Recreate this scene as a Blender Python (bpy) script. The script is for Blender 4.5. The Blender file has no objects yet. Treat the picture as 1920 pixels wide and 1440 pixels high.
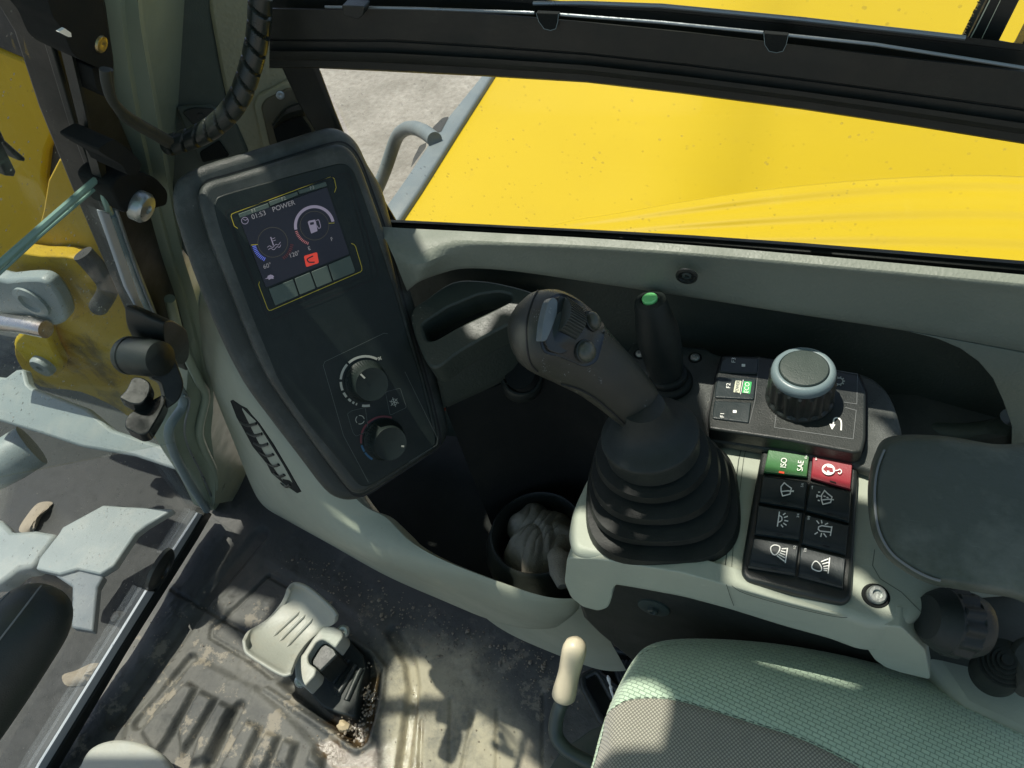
import bpy, bmesh, math, random
import numpy as np
from mathutils import Vector, Matrix, geometry, noise as mnoise
from mathutils.bvhtree import BVHTree
random.seed(7)
scn = bpy.context.scene
COL = scn.collection
V = Vector
R_ = math.radians

# ---------------------------------------------------------------- camera
FPX = 1440.0
CAM = V((0.0, 0.0, 1.15))
CR = V((.9347, .3068, -.1800)).normalized()
CB = V((.3336, -.5806, .7427)); CB = (CB - CR*CB.dot(CR)).normalized()
CU = CB.cross(CR).normalized()
cd = bpy.data.cameras.new('camera'); cam = bpy.data.objects.new('camera', cd); COL.objects.link(cam)
cd.sensor_width = 36; cd.lens = FPX/1920*36; cd.clip_start = .02; cd.clip_end = 400
cam.matrix_world = Matrix(((CR.x, CU.x, CB.x, CAM.x), (CR.y, CU.y, CB.y, CAM.y), (CR.z, CU.z, CB.z, CAM.z), (0, 0, 0, 1)))
scn.camera = cam
# ---------------------------------------------------------------- sky, sun, exposure
SUN = V((-.29, .12, 1.0)).normalized()          # direction towards the sun
w = bpy.data.worlds.new('World'); scn.world = w; w.use_nodes = True
nt = w.node_tree; bg = nt.nodes['Background']
sky = nt.nodes.new('ShaderNodeTexSky'); sky.sky_type = 'NISHITA'; sky.sun_disc = False
sky.sun_elevation = math.asin(SUN.z); sky.sun_rotation = math.atan2(SUN.x, SUN.y)
sky.air_density = 1.0; sky.dust_density = 2.0; sky.ozone_density = .6
nt.links.new(sky.outputs[0], bg.inputs[0]); bg.inputs[1].default_value = .14
sd = bpy.data.lights.new('sun', 'SUN'); sun = bpy.data.objects.new('sun', sd); COL.objects.link(sun)
sd.energy = 5.0; sd.angle = R_(.53); sd.color = (1, .95, .84)
sun.rotation_euler = SUN.to_track_quat('Z', 'Y').to_euler(); sun.location = (-3, 2, 8)
scn.view_settings.view_transform = 'Standard'; scn.view_settings.look = 'None'
scn.view_settings.exposure = 0.18; scn.view_settings.gamma = 1; scn.view_settings.use_curve_mapping = False
scn.render.engine = 'CYCLES'
scn.cycles.max_bounces = 10; scn.cycles.transparent_max_bounces = 16; scn.cycles.diffuse_bounces = 5

# ---------------------------------------------------------------- measuring helpers (photo pixel + a known plane -> real point)
def ray(px, py): return CR*((px-960)/FPX) + CU*((720-py)/FPX) - CB
class Pl:
    def __init__(s, p, n): s.p = V(p); s.n = V(n).normalized()
    def at(s, px, py):
        d = ray(px, py); t = (s.p-CAM).dot(s.n)/d.dot(s.n); return CAM + d*t
    def off(s, h): return Pl(s.p + s.n*h, s.n)
def ZP(z, tilt=(0, 0)): return Pl((-.1, .35, z), (tilt[0], tilt[1], 1))
def YP(y): return Pl((0, y, 0), (0, -1, 0))
def XP(x): return Pl((x, 0, 0), (1, 0, 0))
def WP(off=0): n = V((1, 0, -.5)).normalized(); return Pl(V((-1, 0, 0)) + n*off, n)   # the leaning windscreen
def at_depth(px, py, d): return CAM + ray(px, py)*d
def scale_at(p): return -(V(p)-CAM).dot(CB)/FPX

# ---------------------------------------------------------------- object helpers
ROOT = {}
def tag(o, label, cat, group=None, kind=None):
    if label: o['label'] = label
    if cat: o['category'] = cat
    if group: o['group'] = group
    if kind: o['kind'] = kind
    return o
def thing(name, loc, label, cat, group=None):
    o = bpy.data.objects.new(name, None); COL.objects.link(o); o.location = loc; o.empty_display_size = .02
    ROOT[o.name] = V(loc); return tag(o, label, cat, group)
def mk(name, verts, faces, mat, parent=None, smooth=True, bevel=0, seg=2, sub=0, solid=0, angle=40, label=None):
    verts = [V(v) for v in verts]
    if parent is not None: org = ROOT[parent.name]
    else:
        org = sum(verts, V())/len(verts)
    me = bpy.data.meshes.new(name); me.from_pydata([v-org for v in verts], [], faces)
    bm = bmesh.new(); bm.from_mesh(me); bmesh.ops.recalc_face_normals(bm, faces=bm.faces); bm.to_mesh(me); bm.free()
    me.materials.append(mat)
    for p in me.polygons: p.use_smooth = smooth
    o = bpy.data.objects.new(name, me); COL.objects.link(o)
    if parent is not None: o.parent = parent
    else: o.location = org
    ROOT[o.name] = org
    if solid:
        m = o.modifiers.new('solid', 'SOLIDIFY'); m.thickness = abs(solid); m.offset = -1 if solid > 0 else 1
    if bevel:
        m = o.modifiers.new('bevel', 'BEVEL'); m.width = bevel; m.segments = seg; m.limit_method = 'ANGLE'; m.angle_limit = R_(35); m.harden_normals = False
    if sub:
        m = o.modifiers.new('sub', 'SUBSURF'); m.levels = sub; m.render_levels = sub
    if smooth and bevel:
        me.set_sharp_from_angle(angle=R_(60))
    elif smooth:
        me.set_sharp_from_angle(angle=R_(angle))
    if label: o['label'] = label
    return o
def spl(pts, n=6, closed=True):
    """Catmull-Rom through the points"""
    P = [tuple(p) for p in pts]; L = len(P); out = []
    rng = range(L) if closed else range(L-1)
    for i in rng:
        if closed: a, b, c, d = P[(i-1) % L], P[i], P[(i+1) % L], P[(i+2) % L]
        else: a, b, c, d = P[max(i-1, 0)], P[i], P[i+1], P[min(i+2, L-1)]
        for k in range(n):
            t = k/n
            out.append(tuple(.5*(2*b[j] + (c[j]-a[j])*t + (2*a[j]-5*b[j]+4*c[j]-d[j])*t*t + (3*b[j]-a[j]-3*c[j]+d[j])*t**3) for j in range(len(b))))
    if not closed: out.append(P[-1])
    return out
def rnd(pts, r, n=4):
    """polygon with its corners rounded"""
    out = []; L = len(pts)
    for i in range(L):
        a, b, c = V(pts[i-1]), V(pts[i]), V(pts[(i+1) % L])
        u = a-b; v = c-b; rr = min(r, u.length*.45, v.length*.45)
        p = b+u.normalized()*rr; q = b+v.normalized()*rr
        for k in range(n+1):
            t = k/n; out.append(tuple((1-t)**2*p + 2*t*(1-t)*b + t*t*q))
    return out
def slab(name, px, pl, thick, mat, parent=None, bevel=.002, seg=2, raise_=0, world=False, along=None, **k):
    """outline (photo pixels on plane pl, or world points) extruded backwards by its real thickness"""
    top = [V(p) for p in px] if world else [pl.off(raise_).at(*p) for p in px]
    dn = (along or -pl.n)*thick; n = len(top)
    verts = top + [p+dn for p in top]
    faces = [list(range(n)), list(range(2*n-1, n-1, -1))] + [[i, (i+1) % n, n+(i+1) % n, n+i] for i in range(n)]
    return mk(name, verts, faces, mat, parent, bevel=bevel, seg=seg, **k)
def ring_slab(name, outer, inner, pl, thick, mat, parent=None, bevel=.001, raise_=0, n=96):
    """a frame: outline with an opening"""
    def rs(p, n):
        p = [V((a[0], a[1])) for a in p]; L = [0]
        for i in range(len(p)): L.append(L[-1]+(p[(i+1) % len(p)]-p[i]).length)
        out = []
        for k in range(n):
            s = L[-1]*k/n; i = max(j for j in range(len(p)) if L[j] <= s); t = (s-L[i])/max(1e-9, L[i+1]-L[i]); out.append(p[i].lerp(p[(i+1) % len(p)], t))
        return out
    A = rs(outer, n); B = [None]*n
    Bi = rs(inner, n*4)
    # match by angle about the centre of the opening
    c = sum(Bi, V((0, 0)))/len(Bi)
    ai = sorted([(math.atan2((q-c).y, (q-c).x), q) for q in Bi], key=lambda t: t[0])
    pl = pl.off(raise_)
    for i, a in enumerate(A):
        th = math.atan2((a-c).y, (a-c).x); B[i] = min(ai, key=lambda t: abs(math.atan2(math.sin(t[0]-th), math.cos(t[0]-th))))[1]
    ta = [pl.at(*p) for p in A]; tb = [pl.at(*p) for p in B]; d = -pl.n*thick
    verts = ta+tb+[p+d for p in ta]+[p+d for p in tb]; f = []
    for i in range(n):
        j = (i+1) % n
        f += [[i, j, n+j, n+i], [2*n+i, 3*n+i, 3*n+j, 2*n+j], [i, 2*n+i, 2*n+j, j], [n+i, n+j, 3*n+j, 3*n+i]]
    return mk(name, verts, f, mat, parent, bevel=bevel)
def grid(name, rows, mat, parent=None, closed=False, **k):
    n = len(rows[0]); verts = [p for r in rows for p in r]; f = []
    for i in range(len(rows)-1):
        for j in range(n if closed else n-1):
            a = i*n+j; b = i*n+(j+1) % n; f.append([a, b, b+n, a+n])
    if closed:
        f.append(list(range(n))); f.append([len(verts)-n+i for i in range(n)][::-1])
    return mk(name, verts, f, mat, parent, **k)
def frame_of(ax):
    ax = V(ax).normalized(); e = V((1, 0, 0)) if abs(ax.x) < .8 else V((0, 1, 0))
    u = ax.cross(e).normalized(); return u, ax.cross(u).normalized(), ax
def lathe(name, c, ax, prof, mat, parent=None, n=48, flute=0, fn=0, squash=1, u0=None, **k):
    u, v, a = frame_of(ax)
    if u0 is not None: u = (V(u0)-a*V(u0).dot(a)).normalized(); v = a.cross(u)
    rows = []
    for p in prof:
        r, h = p[0], p[1]; fl = p[2] if len(p) > 2 else 0
        row = []
        for i in range(n):
            t = 2*math.pi*i/n; rr = r*(1-fl*(.5-.5*math.cos(fn*t))) if fn else r
            row.append(V(c)+a*h+u*rr*math.cos(t)+v*rr*math.sin(t)*squash)
        rows.append(row)
    return grid(name, rows, mat, parent, closed=True, **k)
def tube(name, path, rad, mat, parent=None, n=16, flat=1.0, **k):
    P = [V(p) for p in path]; L = len(P)
    if not isinstance(rad, (list, tuple)): rad = [rad]*L
    rows = []; t0 = (P[1]-P[0]).normalized(); u, v, _ = frame_of(t0)
    for i in range(L):
        t = ((P[min(i+1, L-1)]-P[max(i-1, 0)])).normalized()
        u = (u-t*u.dot(t)).normalized(); v = t.cross(u)
        rows.append([P[i]+(u*math.cos(2*math.pi*j/n)+v*math.sin(2*math.pi*j/n)*flat)*rad[i] for j in range(n)])
    return grid(name, rows, mat, parent, closed=True, **k)
class MB:
    """collects flat ribbons and patches into one mesh"""
    def __init__(s): s.v = []; s.f = []; s.k = 0
    def add(s, vs, fs):
        b = len(s.v); s.v += vs; s.f += [[b+i for i in f] for f in fs]
    def ribbon(s, px, pl, w, closed=False, lift=.0004):
        """px polyline in photo pixels, width w in pixels"""
        s.k += 1; pl = pl.off(lift+.00003*s.k); P = [V((p[0], p[1])) for p in px]; n = len(P); A = []
        for i in range(n):
            if closed: d0 = P[i]-P[i-1]; d1 = P[(i+1) % n]-P[i]
            else: d0 = P[i]-P[i-1] if i else P[1]-P[0]; d1 = P[i+1]-P[i] if i < n-1 else d0
            if d0.length < 1e-6: d0 = d1
            if d1.length < 1e-6: d1 = d0
            d0 = d0.normalized(); d1 = d1.normalized(); nn = V((-(d0+d1).y, (d0+d1).x))
            nn = nn.normalized() if nn.length > 1e-4 else V((-d1.y, d1.x))
            m = w/2/max(.5, nn.dot(V((-d1.y, d1.x)))); A.append((P[i]+nn*m, P[i]-nn*m))
        vs = [pl.at(*q) for a in A for q in a]; fs = [[2*i, 2*i+1, 2*i+3, 2*i+2] for i in range(n-1)]
        if closed: fs.append([2*n-2, 2*n-1, 1, 0])
        s.add(vs, fs)
    def patch(s, px, pl, lift=.0004):
        s.k += 1; pl = pl.off(lift+.00003*s.k); s.add([pl.at(*p) for p in px], [list(range(len(px)))])
    def text(s, body, c, base, up, pl, h, lift=.0005, stretch=1):
        """c centre pixel; base/up pixel directions; h cap height in pixels"""
        s.k += 1; pl = pl.off(lift+.00003*s.k)
        cu = bpy.data.curves.new('t', 'FONT'); cu.body = body; cu.align_x = 'CENTER'; cu.align_y = 'CENTER'; cu.size = 1.0
        o = bpy.data.objects.new('t', cu); COL.objects.link(o); bpy.context.view_layer.update()
        me = o.to_mesh(); b = V(base).normalized(); u = V(up).normalized(); k = h/.70
        vs = [pl.at(*(V(c)+b*v.co.x*k*stretch+u*v.co.y*k)) for v in me.vertices]; fs = [list(p.vertices) for p in me.polygons]
        o.to_mesh_clear(); bpy.data.objects.remove(o); bpy.data.curves.remove(cu); s.add(vs, fs)
    def build(s, name, mat, parent=None, **k): return mk(name, s.v, s.f, mat, parent, smooth=False, **k)
def arc(c, r, a0, a1, n=16, ry=None, rot=0):
    ry = ry or r; out = []
    for i in range(n+1):
        t = R_(a0+(a1-a0)*i/n); x = r*math.cos(t); y = -ry*math.sin(t); q = R_(rot)
        out.append((c[0]+x*math.cos(q)+y*math.sin(q), c[1]-x*math.sin(q)+y*math.cos(q)))
    return out
def crop(x0, y0, s):                     # pixel positions read off an enlarged view
    return lambda pts: [(x0+a/s, y0+b/s) for a, b in pts]
def hit(o, px, py):
    """where the line of sight meets an already built mesh (surface point, normal)"""
    dg = bpy.context.evaluated_depsgraph_get(); dg.update(); e = o.evaluated_get(dg)
    bvh = BVHTree.FromObject(e, dg); mi = o.matrix_world.inverted() if o.parent is None else Matrix.Translation(-ROOT[o.name])
    d = ray(px, py); loc, nrm, _, _ = bvh.ray_cast(mi @ CAM, d.normalized())
    if loc is None: return None, None
    p = mi.inverted() @ loc
    if nrm.dot(d) > 0: nrm = -nrm
    return p, nrm

# ---------------------------------------------------------------- materials
def nodes(name):
    m = bpy.data.materials.new(name); m.use_nodes = True; return m, m.node_tree, m.node_tree.nodes, m.node_tree.links
def noise_(nt, co, scale, detail=3, rough=.55, w=None):
    n = nt.nodes.new('ShaderNodeTexNoise'); n.inputs['Scale'].default_value = scale; n.inputs['Detail'].default_value = detail
    n.inputs['Roughness'].default_value = rough; nt.links.new(co, n.inputs['Vector']); return n.outputs['Fac']
def ramp_(nt, fac, a, b, ca=(0, 0, 0, 1), cb=(1, 1, 1, 1)):
    r = nt.nodes.new('ShaderNodeValToRGB'); r.color_ramp.elements[0].position = a; r.color_ramp.elements[1].position = b
    r.color_ramp.elements[0].color = ca; r.color_ramp.elements[1].color = cb; nt.links.new(fac, r.inputs[0]); return r.outputs[0]
def mix_(nt, fac, a, b, mode='MIX'):
    m = nt.nodes.new('ShaderNodeMix'); m.data_type = 'RGBA'; m.blend_type = mode
    for s, v in ((m.inputs[0], fac), (m.inputs[6], a), (m.inputs[7], b)):
        if hasattr(v, 'links'): nt.links.new(v, s)
        elif isinstance(v, (int, float)): s.default_value = v
        else: s.default_value = (*v[:3], 1)
    return m.outputs[2]
def math_(nt, op, a, b=None):
    m = nt.nodes.new('ShaderNodeMath'); m.operation = op
    for i, v in enumerate((a, b)):
        if v is None: continue
        if hasattr(v, 'links'): nt.links.new(v, m.inputs[i])
        else: m.inputs[i].default_value = v
    return m.outputs[0]
def mat(name, col, rough=.5, bump=(500, .15), var=.12, dust=.0, dcol=(.30, .28, .24), dscale=18, metal=0, leather=0, spec=.5, scratch=0, coat=0, specks=0, speckcol=(.4, .38, .33), rvar=.12, wear=0):
    if max(col) < .08 and name not in ('black_anodised_rail', 'dark_cavity_plastic', 'dark_line', 'grimy_dark_steel'): col = (col[0]*.72, col[1]*.86, col[2]*.76)
    m, nt, N, L = nodes(name); b = N['Principled BSDF']
    co = N.new('ShaderNodeTexCoord').outputs['Object']
    c = mix_(nt, noise_(nt, co, 9, 4), [max(0, x*(1-var)) for x in col], [min(1, x*(1+var)) for x in col])
    if dust:
        d = ramp_(nt, noise_(nt, co, dscale, 8, .68), .48, .80); d = math_(nt, 'MULTIPLY', d, dust); c = mix_(nt, d, c, dcol)
    if scratch:
        mp = N.new('ShaderNodeMapping'); L.new(co, mp.inputs[0]); mp.inputs['Scale'].default_value = (1, 9, 3); mp.inputs['Rotation'].default_value = (.5, .3, .9)
        d = ramp_(nt, noise_(nt, mp.outputs[0], 45, 6, .7), .63, .70); c = mix_(nt, math_(nt, 'MULTIPLY', d, scratch), c, [min(1, x*2+.12) for x in col])
    if specks:
        v = N.new('ShaderNodeTexVoronoi'); v.inputs['Scale'].default_value = 160; L.new(co, v.inputs['Vector'])
        d = ramp_(nt, v.outputs['Distance'], .10, .16, (1, 1, 1, 1), (0, 0, 0, 1))
        g = ramp_(nt, noise_(nt, co, 37, 5, .7), .60, .66); d = math_(nt, 'MULTIPLY', math_(nt, 'MULTIPLY', d, g), specks); c = mix_(nt, d, c, speckcol)
    L.new(c, b.inputs['Base Color'])
    r = N.new('ShaderNodeMapRange'); L.new(noise_(nt, co, 23, 5, .65), r.inputs[0]); r.inputs[1].default_value = .3; r.inputs[2].default_value = .7
    r.inputs[3].default_value = max(.03, rough-rvar); r.inputs[4].default_value = min(1, rough+rvar); L.new(r.outputs[0], b.inputs['Roughness'])
    b.inputs['Metallic'].default_value = metal; b.inputs['Specular IOR Level'].default_value = spec; b.inputs['Coat Weight'].default_value = coat
    if bump or leather:
        bp = N.new('ShaderNodeBump'); L.new(bp.outputs[0], b.inputs['Normal'])
        if leather:
            nz = N.new('ShaderNodeTexNoise'); nz.inputs['Scale'].default_value = 260; L.new(co, nz.inputs['Vector'])
            wv = N.new('ShaderNodeVectorMath'); wv.operation = 'ADD'; sc = N.new('ShaderNodeVectorMath'); sc.operation = 'SCALE'; sc.inputs['Scale'].default_value = .004
            L.new(nz.outputs['Color'], sc.inputs[0]); L.new(co, wv.inputs[0]); L.new(sc.outputs[0], wv.inputs[1])
            v = N.new('ShaderNodeTexVoronoi'); v.feature = 'SMOOTH_F1'; v.inputs['Scale'].default_value = leather; L.new(wv.outputs[0], v.inputs['Vector'])
            L.new(v.outputs['Distance'], bp.inputs['Height']); bp.inputs['Strength'].default_value = bump[1]; bp.inputs['Distance'].default_value = .0011; bp.invert = True
        else:
            L.new(noise_(nt, co, bump[0], 3), bp.inputs['Height']); bp.inputs['Strength'].default_value = bump[1]; bp.inputs['Distance'].default_value = .0012
    return m
def emit(name, col, s, base=None):
    m, nt, N, L = nodes(name); b = N['Principled BSDF']; b.inputs['Base Color'].default_value = (*(base or [x*.3 for x in col]), 1)
    b.inputs['Emission Color'].default_value = (*col, 1); b.inputs['Emission Strength'].default_value = s; b.inputs['Roughness'].default_value = .3; return m

M = {}
M['black'] = mat('black_plastic', (.017, .019, .019), .42, (900, .25), dust=.16, dcol=(.14, .15, .14), scratch=.05)
M['blacksoft'] = mat('black_soft_plastic', (.020, .023, .023), .50, (1200, .30), spec=.38, dust=.12, dcol=(.15, .16, .15))
M['face'] = mat('monitor_face_plastic', (.012, .018, .018), .50, (1400, .2), spec=.35, dust=.10, dcol=(.12, .13, .12), scratch=.05)
M['gloss'] = mat('gloss_black', (.010, .011, .012), .20, None, dust=.04, dcol=(.12, .12, .12), specks=.3)
M['bezel'] = mat('monitor_housing_plastic', (.048, .048, .048), .42, (1500, .45), dust=.38, dcol=(.22, .235, .22), scratch=.18, specks=.25)
M['rubber'] = mat('boot_rubber', (.016, .017, .017), .55, (600, .2), spec=.28, dust=.12, dcol=(.13, .14, .13), dscale=14, specks=.35)
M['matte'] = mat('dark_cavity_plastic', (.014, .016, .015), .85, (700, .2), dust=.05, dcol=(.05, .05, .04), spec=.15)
M['rail'] = mat('black_anodised_rail', (.012, .014, .011), .5, (400, .12), dust=.15, dcol=(.07, .075, .06), dscale=40)
M['railedge'] = mat('worn_rail_edge', (.24, .27, .28), .35, (300, .2), metal=.6)
M['trim'] = mat('grey_trim_leather_grain', (.175, .195, .155), .55, (0, .30), leather=420, dust=.25, dcol=(.30, .31, .26), dscale=10)
M['trimdark'] = mat('charcoal_trim_leather_grain', (.046, .050, .044), .55, (0, .25), leather=420, dust=.2, dcol=(.075, .085, .07), specks=.3)
M['shell'] = mat('pale_grey_console_plastic', (.34, .375, .30), .50, (700, .18), dust=.45, dcol=(.25, .26, .19), dscale=9, specks=.45, scratch=.12, speckcol=(.55, .57, .52))
M['duct'] = mat('pale_grey_duct_plastic', (.31, .335, .26), .55, (600, .2), dust=.40, dcol=(.20, .20, .14), dscale=8, specks=.5, speckcol=(.15, .14, .1))
M['under'] = mat('brown_black_housing', (.040, .037, .033), .7, (500, .2), dust=.25, dcol=(.12, .11, .10), specks=.5)
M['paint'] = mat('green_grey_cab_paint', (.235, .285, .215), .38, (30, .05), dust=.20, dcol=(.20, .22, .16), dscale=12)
M['paintdark'] = mat('dark_trim_fabric', (.075, .090, .075), .7, (900, .4), dust=.3, dcol=(.16, .18, .15), dscale=14)  # even dark grey-green with random dust
M['ochretrim'] = mat('pillar_trim_grain', (.30, .29, .19), .5, (0, .6), leather=260, dust=.2, dcol=(.2, .2, .15))
M['armrest'] = mat('armrest_vinyl', (.070, .074, .064), .58, (260, .40), dust=1.0, dcol=(.17, .18, .155), scratch=.14, rvar=.16, specks=.3, dscale=11)
M['steel'] = mat('bolt_steel', (.42, .45, .43), .35, (400, .2), metal=.8, dust=.3)
M['alu'] = mat('pale_window_strip', (.42, .46, .49), .45, (200, .1), dust=.3, dcol=(.45, .43, .38))
M['knobring'] = mat('blue_grey_ring_plastic', (.15, .205, .215), .45, (900, .1), dust=.2, dcol=(.3, .34, .33))
M['dialcap'] = mat('dial_cap', (.055, .065, .064), .5, (900, .25), dust=.3, dcol=(.10, .12, .11))
M['white'] = mat('white_print', (.86, .86, .80), .6, None, dust=.0)
M['dimwhite'] = mat('worn_white_print', (.45, .45, .38), .6, None)
M['faint'] = mat('faint_print', (.16, .17, .17), .6, None)
M['line'] = mat('panel_groove', (.10, .115, .105), .6, None)
M['dark'] = mat('dark_line', (.006, .007, .007), .6, None)
M['green'] = mat('green_switch', (.045, .155, .050), .38, (900, .15), dust=.25, dcol=(.15, .22, .14))
M['red'] = mat('red_switch', (.27, .022, .035), .40, (900, .15), dust=.25, dcol=(.3, .12, .1))
M['switch'] = mat('charcoal_switch', (.022, .029, .034), .38, (1000, .2), dust=.30, dcol=(.09, .10, .10), dscale=26)
M['ecogreen'] = mat('eco_green_print', (.05, .42, .12), .5, None)
M['cream'] = mat('cream_print', (.60, .62, .45), .5, None)
M['btngreen'] = mat('green_push_button', (.26, .85, .30), .35, (300, .1))
M['yellow'] = None
M['beige'] = mat('worn_cream_grip', (.56, .50, .36), .42, (300, .1), dust=.5, dcol=(.34, .28, .18), dscale=22)
M['rod'] = mat('dark_painted_rod', (.06, .072, .075), .38, (200, .1), dust=.3, dcol=(.1, .07, .05), dscale=20)
M['pedal'] = mat('cast_grey_pedal', (.31, .32, .275), .5, (260, .3), dust=.6, dcol=(.34, .30, .22), dscale=25)
M['rag'] = mat('old_brown_rag', (.20, .185, .15), .95, (700, 1.0), dust=.5, dcol=(.08, .065, .05), dscale=30)
M['bluegrey'] = mat('blue_grey_machine_paint', (.235, .280, .280), .5, (60, .2), dust=.6, dcol=(.36, .37, .33), dscale=14, specks=.8, speckcol=(.42, .20, .09))
M['nearblack'] = mat('near_black_steel', (.009, .012, .013), .55, (40, .3), dust=.25, dcol=(.05, .05, .045), dscale=7, specks=.5, speckcol=(.3, .3, .28))  # near-black base colour for the undercarriage frame
M['railgrey'] = mat('slate_rail_and_plate_shade', (.135, .165, .18), .5, (60, .1), dust=.4, dcol=(.25, .26, .24), specks=.5)  # rail and handle paint; also the painted shade on the bent plate's tail
M['darksteel'] = mat('grimy_dark_steel', (.028, .030, .030), .65, (60, .3), dust=.35, dcol=(.13, .11, .08), dscale=9, specks=.6)
M['edgeyellow'] = mat('yellow_line_print', (.48, .38, .03), .5, None)
M['keygrey'] = mat('grey_green_soft_key', (.075, .105, .088), .55, (800, .1), dust=.2, dcol=(.12, .14, .12))
M['cable'] = mat('cable_sheath', (.030, .030, .026), .6, (300, .2), dust=.3, dcol=(.09, .08, .06))
M['wrap'] = mat('spiral_wrap_plastic', (.020, .023, .022), .33, (300, .1), dust=.25, dcol=(.12, .13, .11), specks=.3)
M['grip'] = mat('joystick_grip_rubber', (.030, .028, .024), .34, (1600, .3), dust=.18, dcol=(.10, .10, .08), specks=.5, speckcol=(.4, .42, .38), scratch=.08)
M['btn'] = mat('scuffed_metal_button', (.075, .070, .062), .32, (150, .25), dust=.5, dcol=(.22, .21, .18), dscale=60)
M['crumb'] = mat('grit', (.24, .20, .15), .9, (300, .5), var=.4)
M['screen'] = emit('screen_black', (.010, .008, .012), .3, (.006, .006, .008))
M['lav'] = emit('screen_lavender', (.36, .32, .42), .35)
M['scrwhite'] = emit('screen_grey_text', (.34, .33, .34), .35)
M['scrred'] = emit('screen_red', (.75, .06, .03), .45)
M['scrpink'] = emit('screen_pink_ticks', (.60, .22, .22), .3)
M['scrblue'] = emit('screen_blue_ticks', (.14, .19, .75), .5)
M['scrdim'] = emit('screen_dim_ring', (.10, .09, .06), .3)
M['led'] = emit('red_indicator', (1, .12, .05), .8)

def yellow(name, base, grime=.0, rough=.33):
    m, nt, N, L = nodes(name); b = N['Principled BSDF']; co = N.new('ShaderNodeTexCoord').outputs['Object']
    c = mix_(nt, noise_(nt, co, 3, 4), [x*.93 for x in base], [min(1, x*1.05) for x in base])
    v = N.new('ShaderNodeTexVoronoi'); v.inputs['Scale'].default_value = 42; L.new(co, v.inputs['Vector'])
    d = ramp_(nt, v.outputs['Distance'], .035, .07, (1, 1, 1, 1), (0, 0, 0, 1)); g = ramp_(nt, noise_(nt, co, 9, 4), .5, .56)
    c = mix_(nt, math_(nt, 'MULTIPLY', math_(nt, 'MULTIPLY', d, g), .65), c, (.12, .08, .02))
    d2 = ramp_(nt, noise_(nt, co, 26, 8, .7), .60, .72); c = mix_(nt, math_(nt, 'MULTIPLY', d2, .12+grime*.3), c, (.30, .2, .05))
    if grime:
        d = ramp_(nt, noise_(nt, co, 5.5, 9, .68), .54, .64); c = mix_(nt, math_(nt, 'MULTIPLY', d, grime), c, (.085, .06, .03))
    L.new(c, b.inputs['Base Color']); b.inputs['Roughness'].default_value = rough; b.inputs['Specular IOR Level'].default_value = .28
    return m
M['yellow'] = yellow('yellow_machine_paint', (.475, .335, .004), 0, .50)
M['yellowdirty'] = yellow('grimy_yellow_paint', (.42, .28, .012), .75, .45)
def glass(name, tint, dirt, scale=130, gl=.06):
    m, nt, N, L = nodes(name); out = N['Material Output']; N.remove(N['Principled BSDF'])
    t = N.new('ShaderNodeBsdfTransparent'); t.inputs[0].default_value = (*tint, 1); g = N.new('ShaderNodeBsdfGlossy'); g.inputs['Roughness'].default_value = .02
    mx = N.new('ShaderNodeMixShader'); fr = N.new('ShaderNodeLayerWeight'); fr.inputs[0].default_value = .5
    L.new(math_(nt, 'ADD', math_(nt, 'MULTIPLY', math_(nt, 'POWER', fr.outputs['Facing'], 4), gl*8), gl*.35), mx.inputs[0]); L.new(t.outputs[0], mx.inputs[1]); L.new(g.outputs[0], mx.inputs[2])
    co = N.new('ShaderNodeTexCoord').outputs['Object']; d = N.new('ShaderNodeBsdfDiffuse'); d.inputs[0].default_value = (.55, .55, .5, 1)
    v = N.new('ShaderNodeTexVoronoi'); v.inputs['Scale'].default_value = scale; L.new(co, v.inputs['Vector'])
    sp = ramp_(nt, v.outputs['Distance'], .10, .17, (1, 1, 1, 1), (0, 0, 0, 1)); g2 = ramp_(nt, noise_(nt, co, 28, 6, .7), .47, .60)
    haze = ramp_(nt, noise_(nt, co, 7, 7, .6), .35, .8)
    f = math_(nt, 'ADD', math_(nt, 'MULTIPLY', math_(nt, 'MULTIPLY', sp, g2), min(1, dirt*4)), math_(nt, 'MULTIPLY', haze, dirt*.14))
    m2 = N.new('ShaderNodeMixShader'); L.new(f, m2.inputs[0]); L.new(mx.outputs[0], m2.inputs[1]); L.new(d.outputs[0], m2.inputs[2]); L.new(m2.outputs[0], out.inputs[0]); return m
M['glass'] = glass('dusty_clear_glass', (.985, .995, .99), .20)
M['glass2'] = glass('side_window_glass', (.98, .99, .96), .06, 110, .05)
M['lighttint'] = glass('green_light_filter_glass', (.90, .98, .80), .05, 120, .04)
M['glassedge'] = mat('green_glass_edge', (.19, .31, .26), .2, None); 
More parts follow.
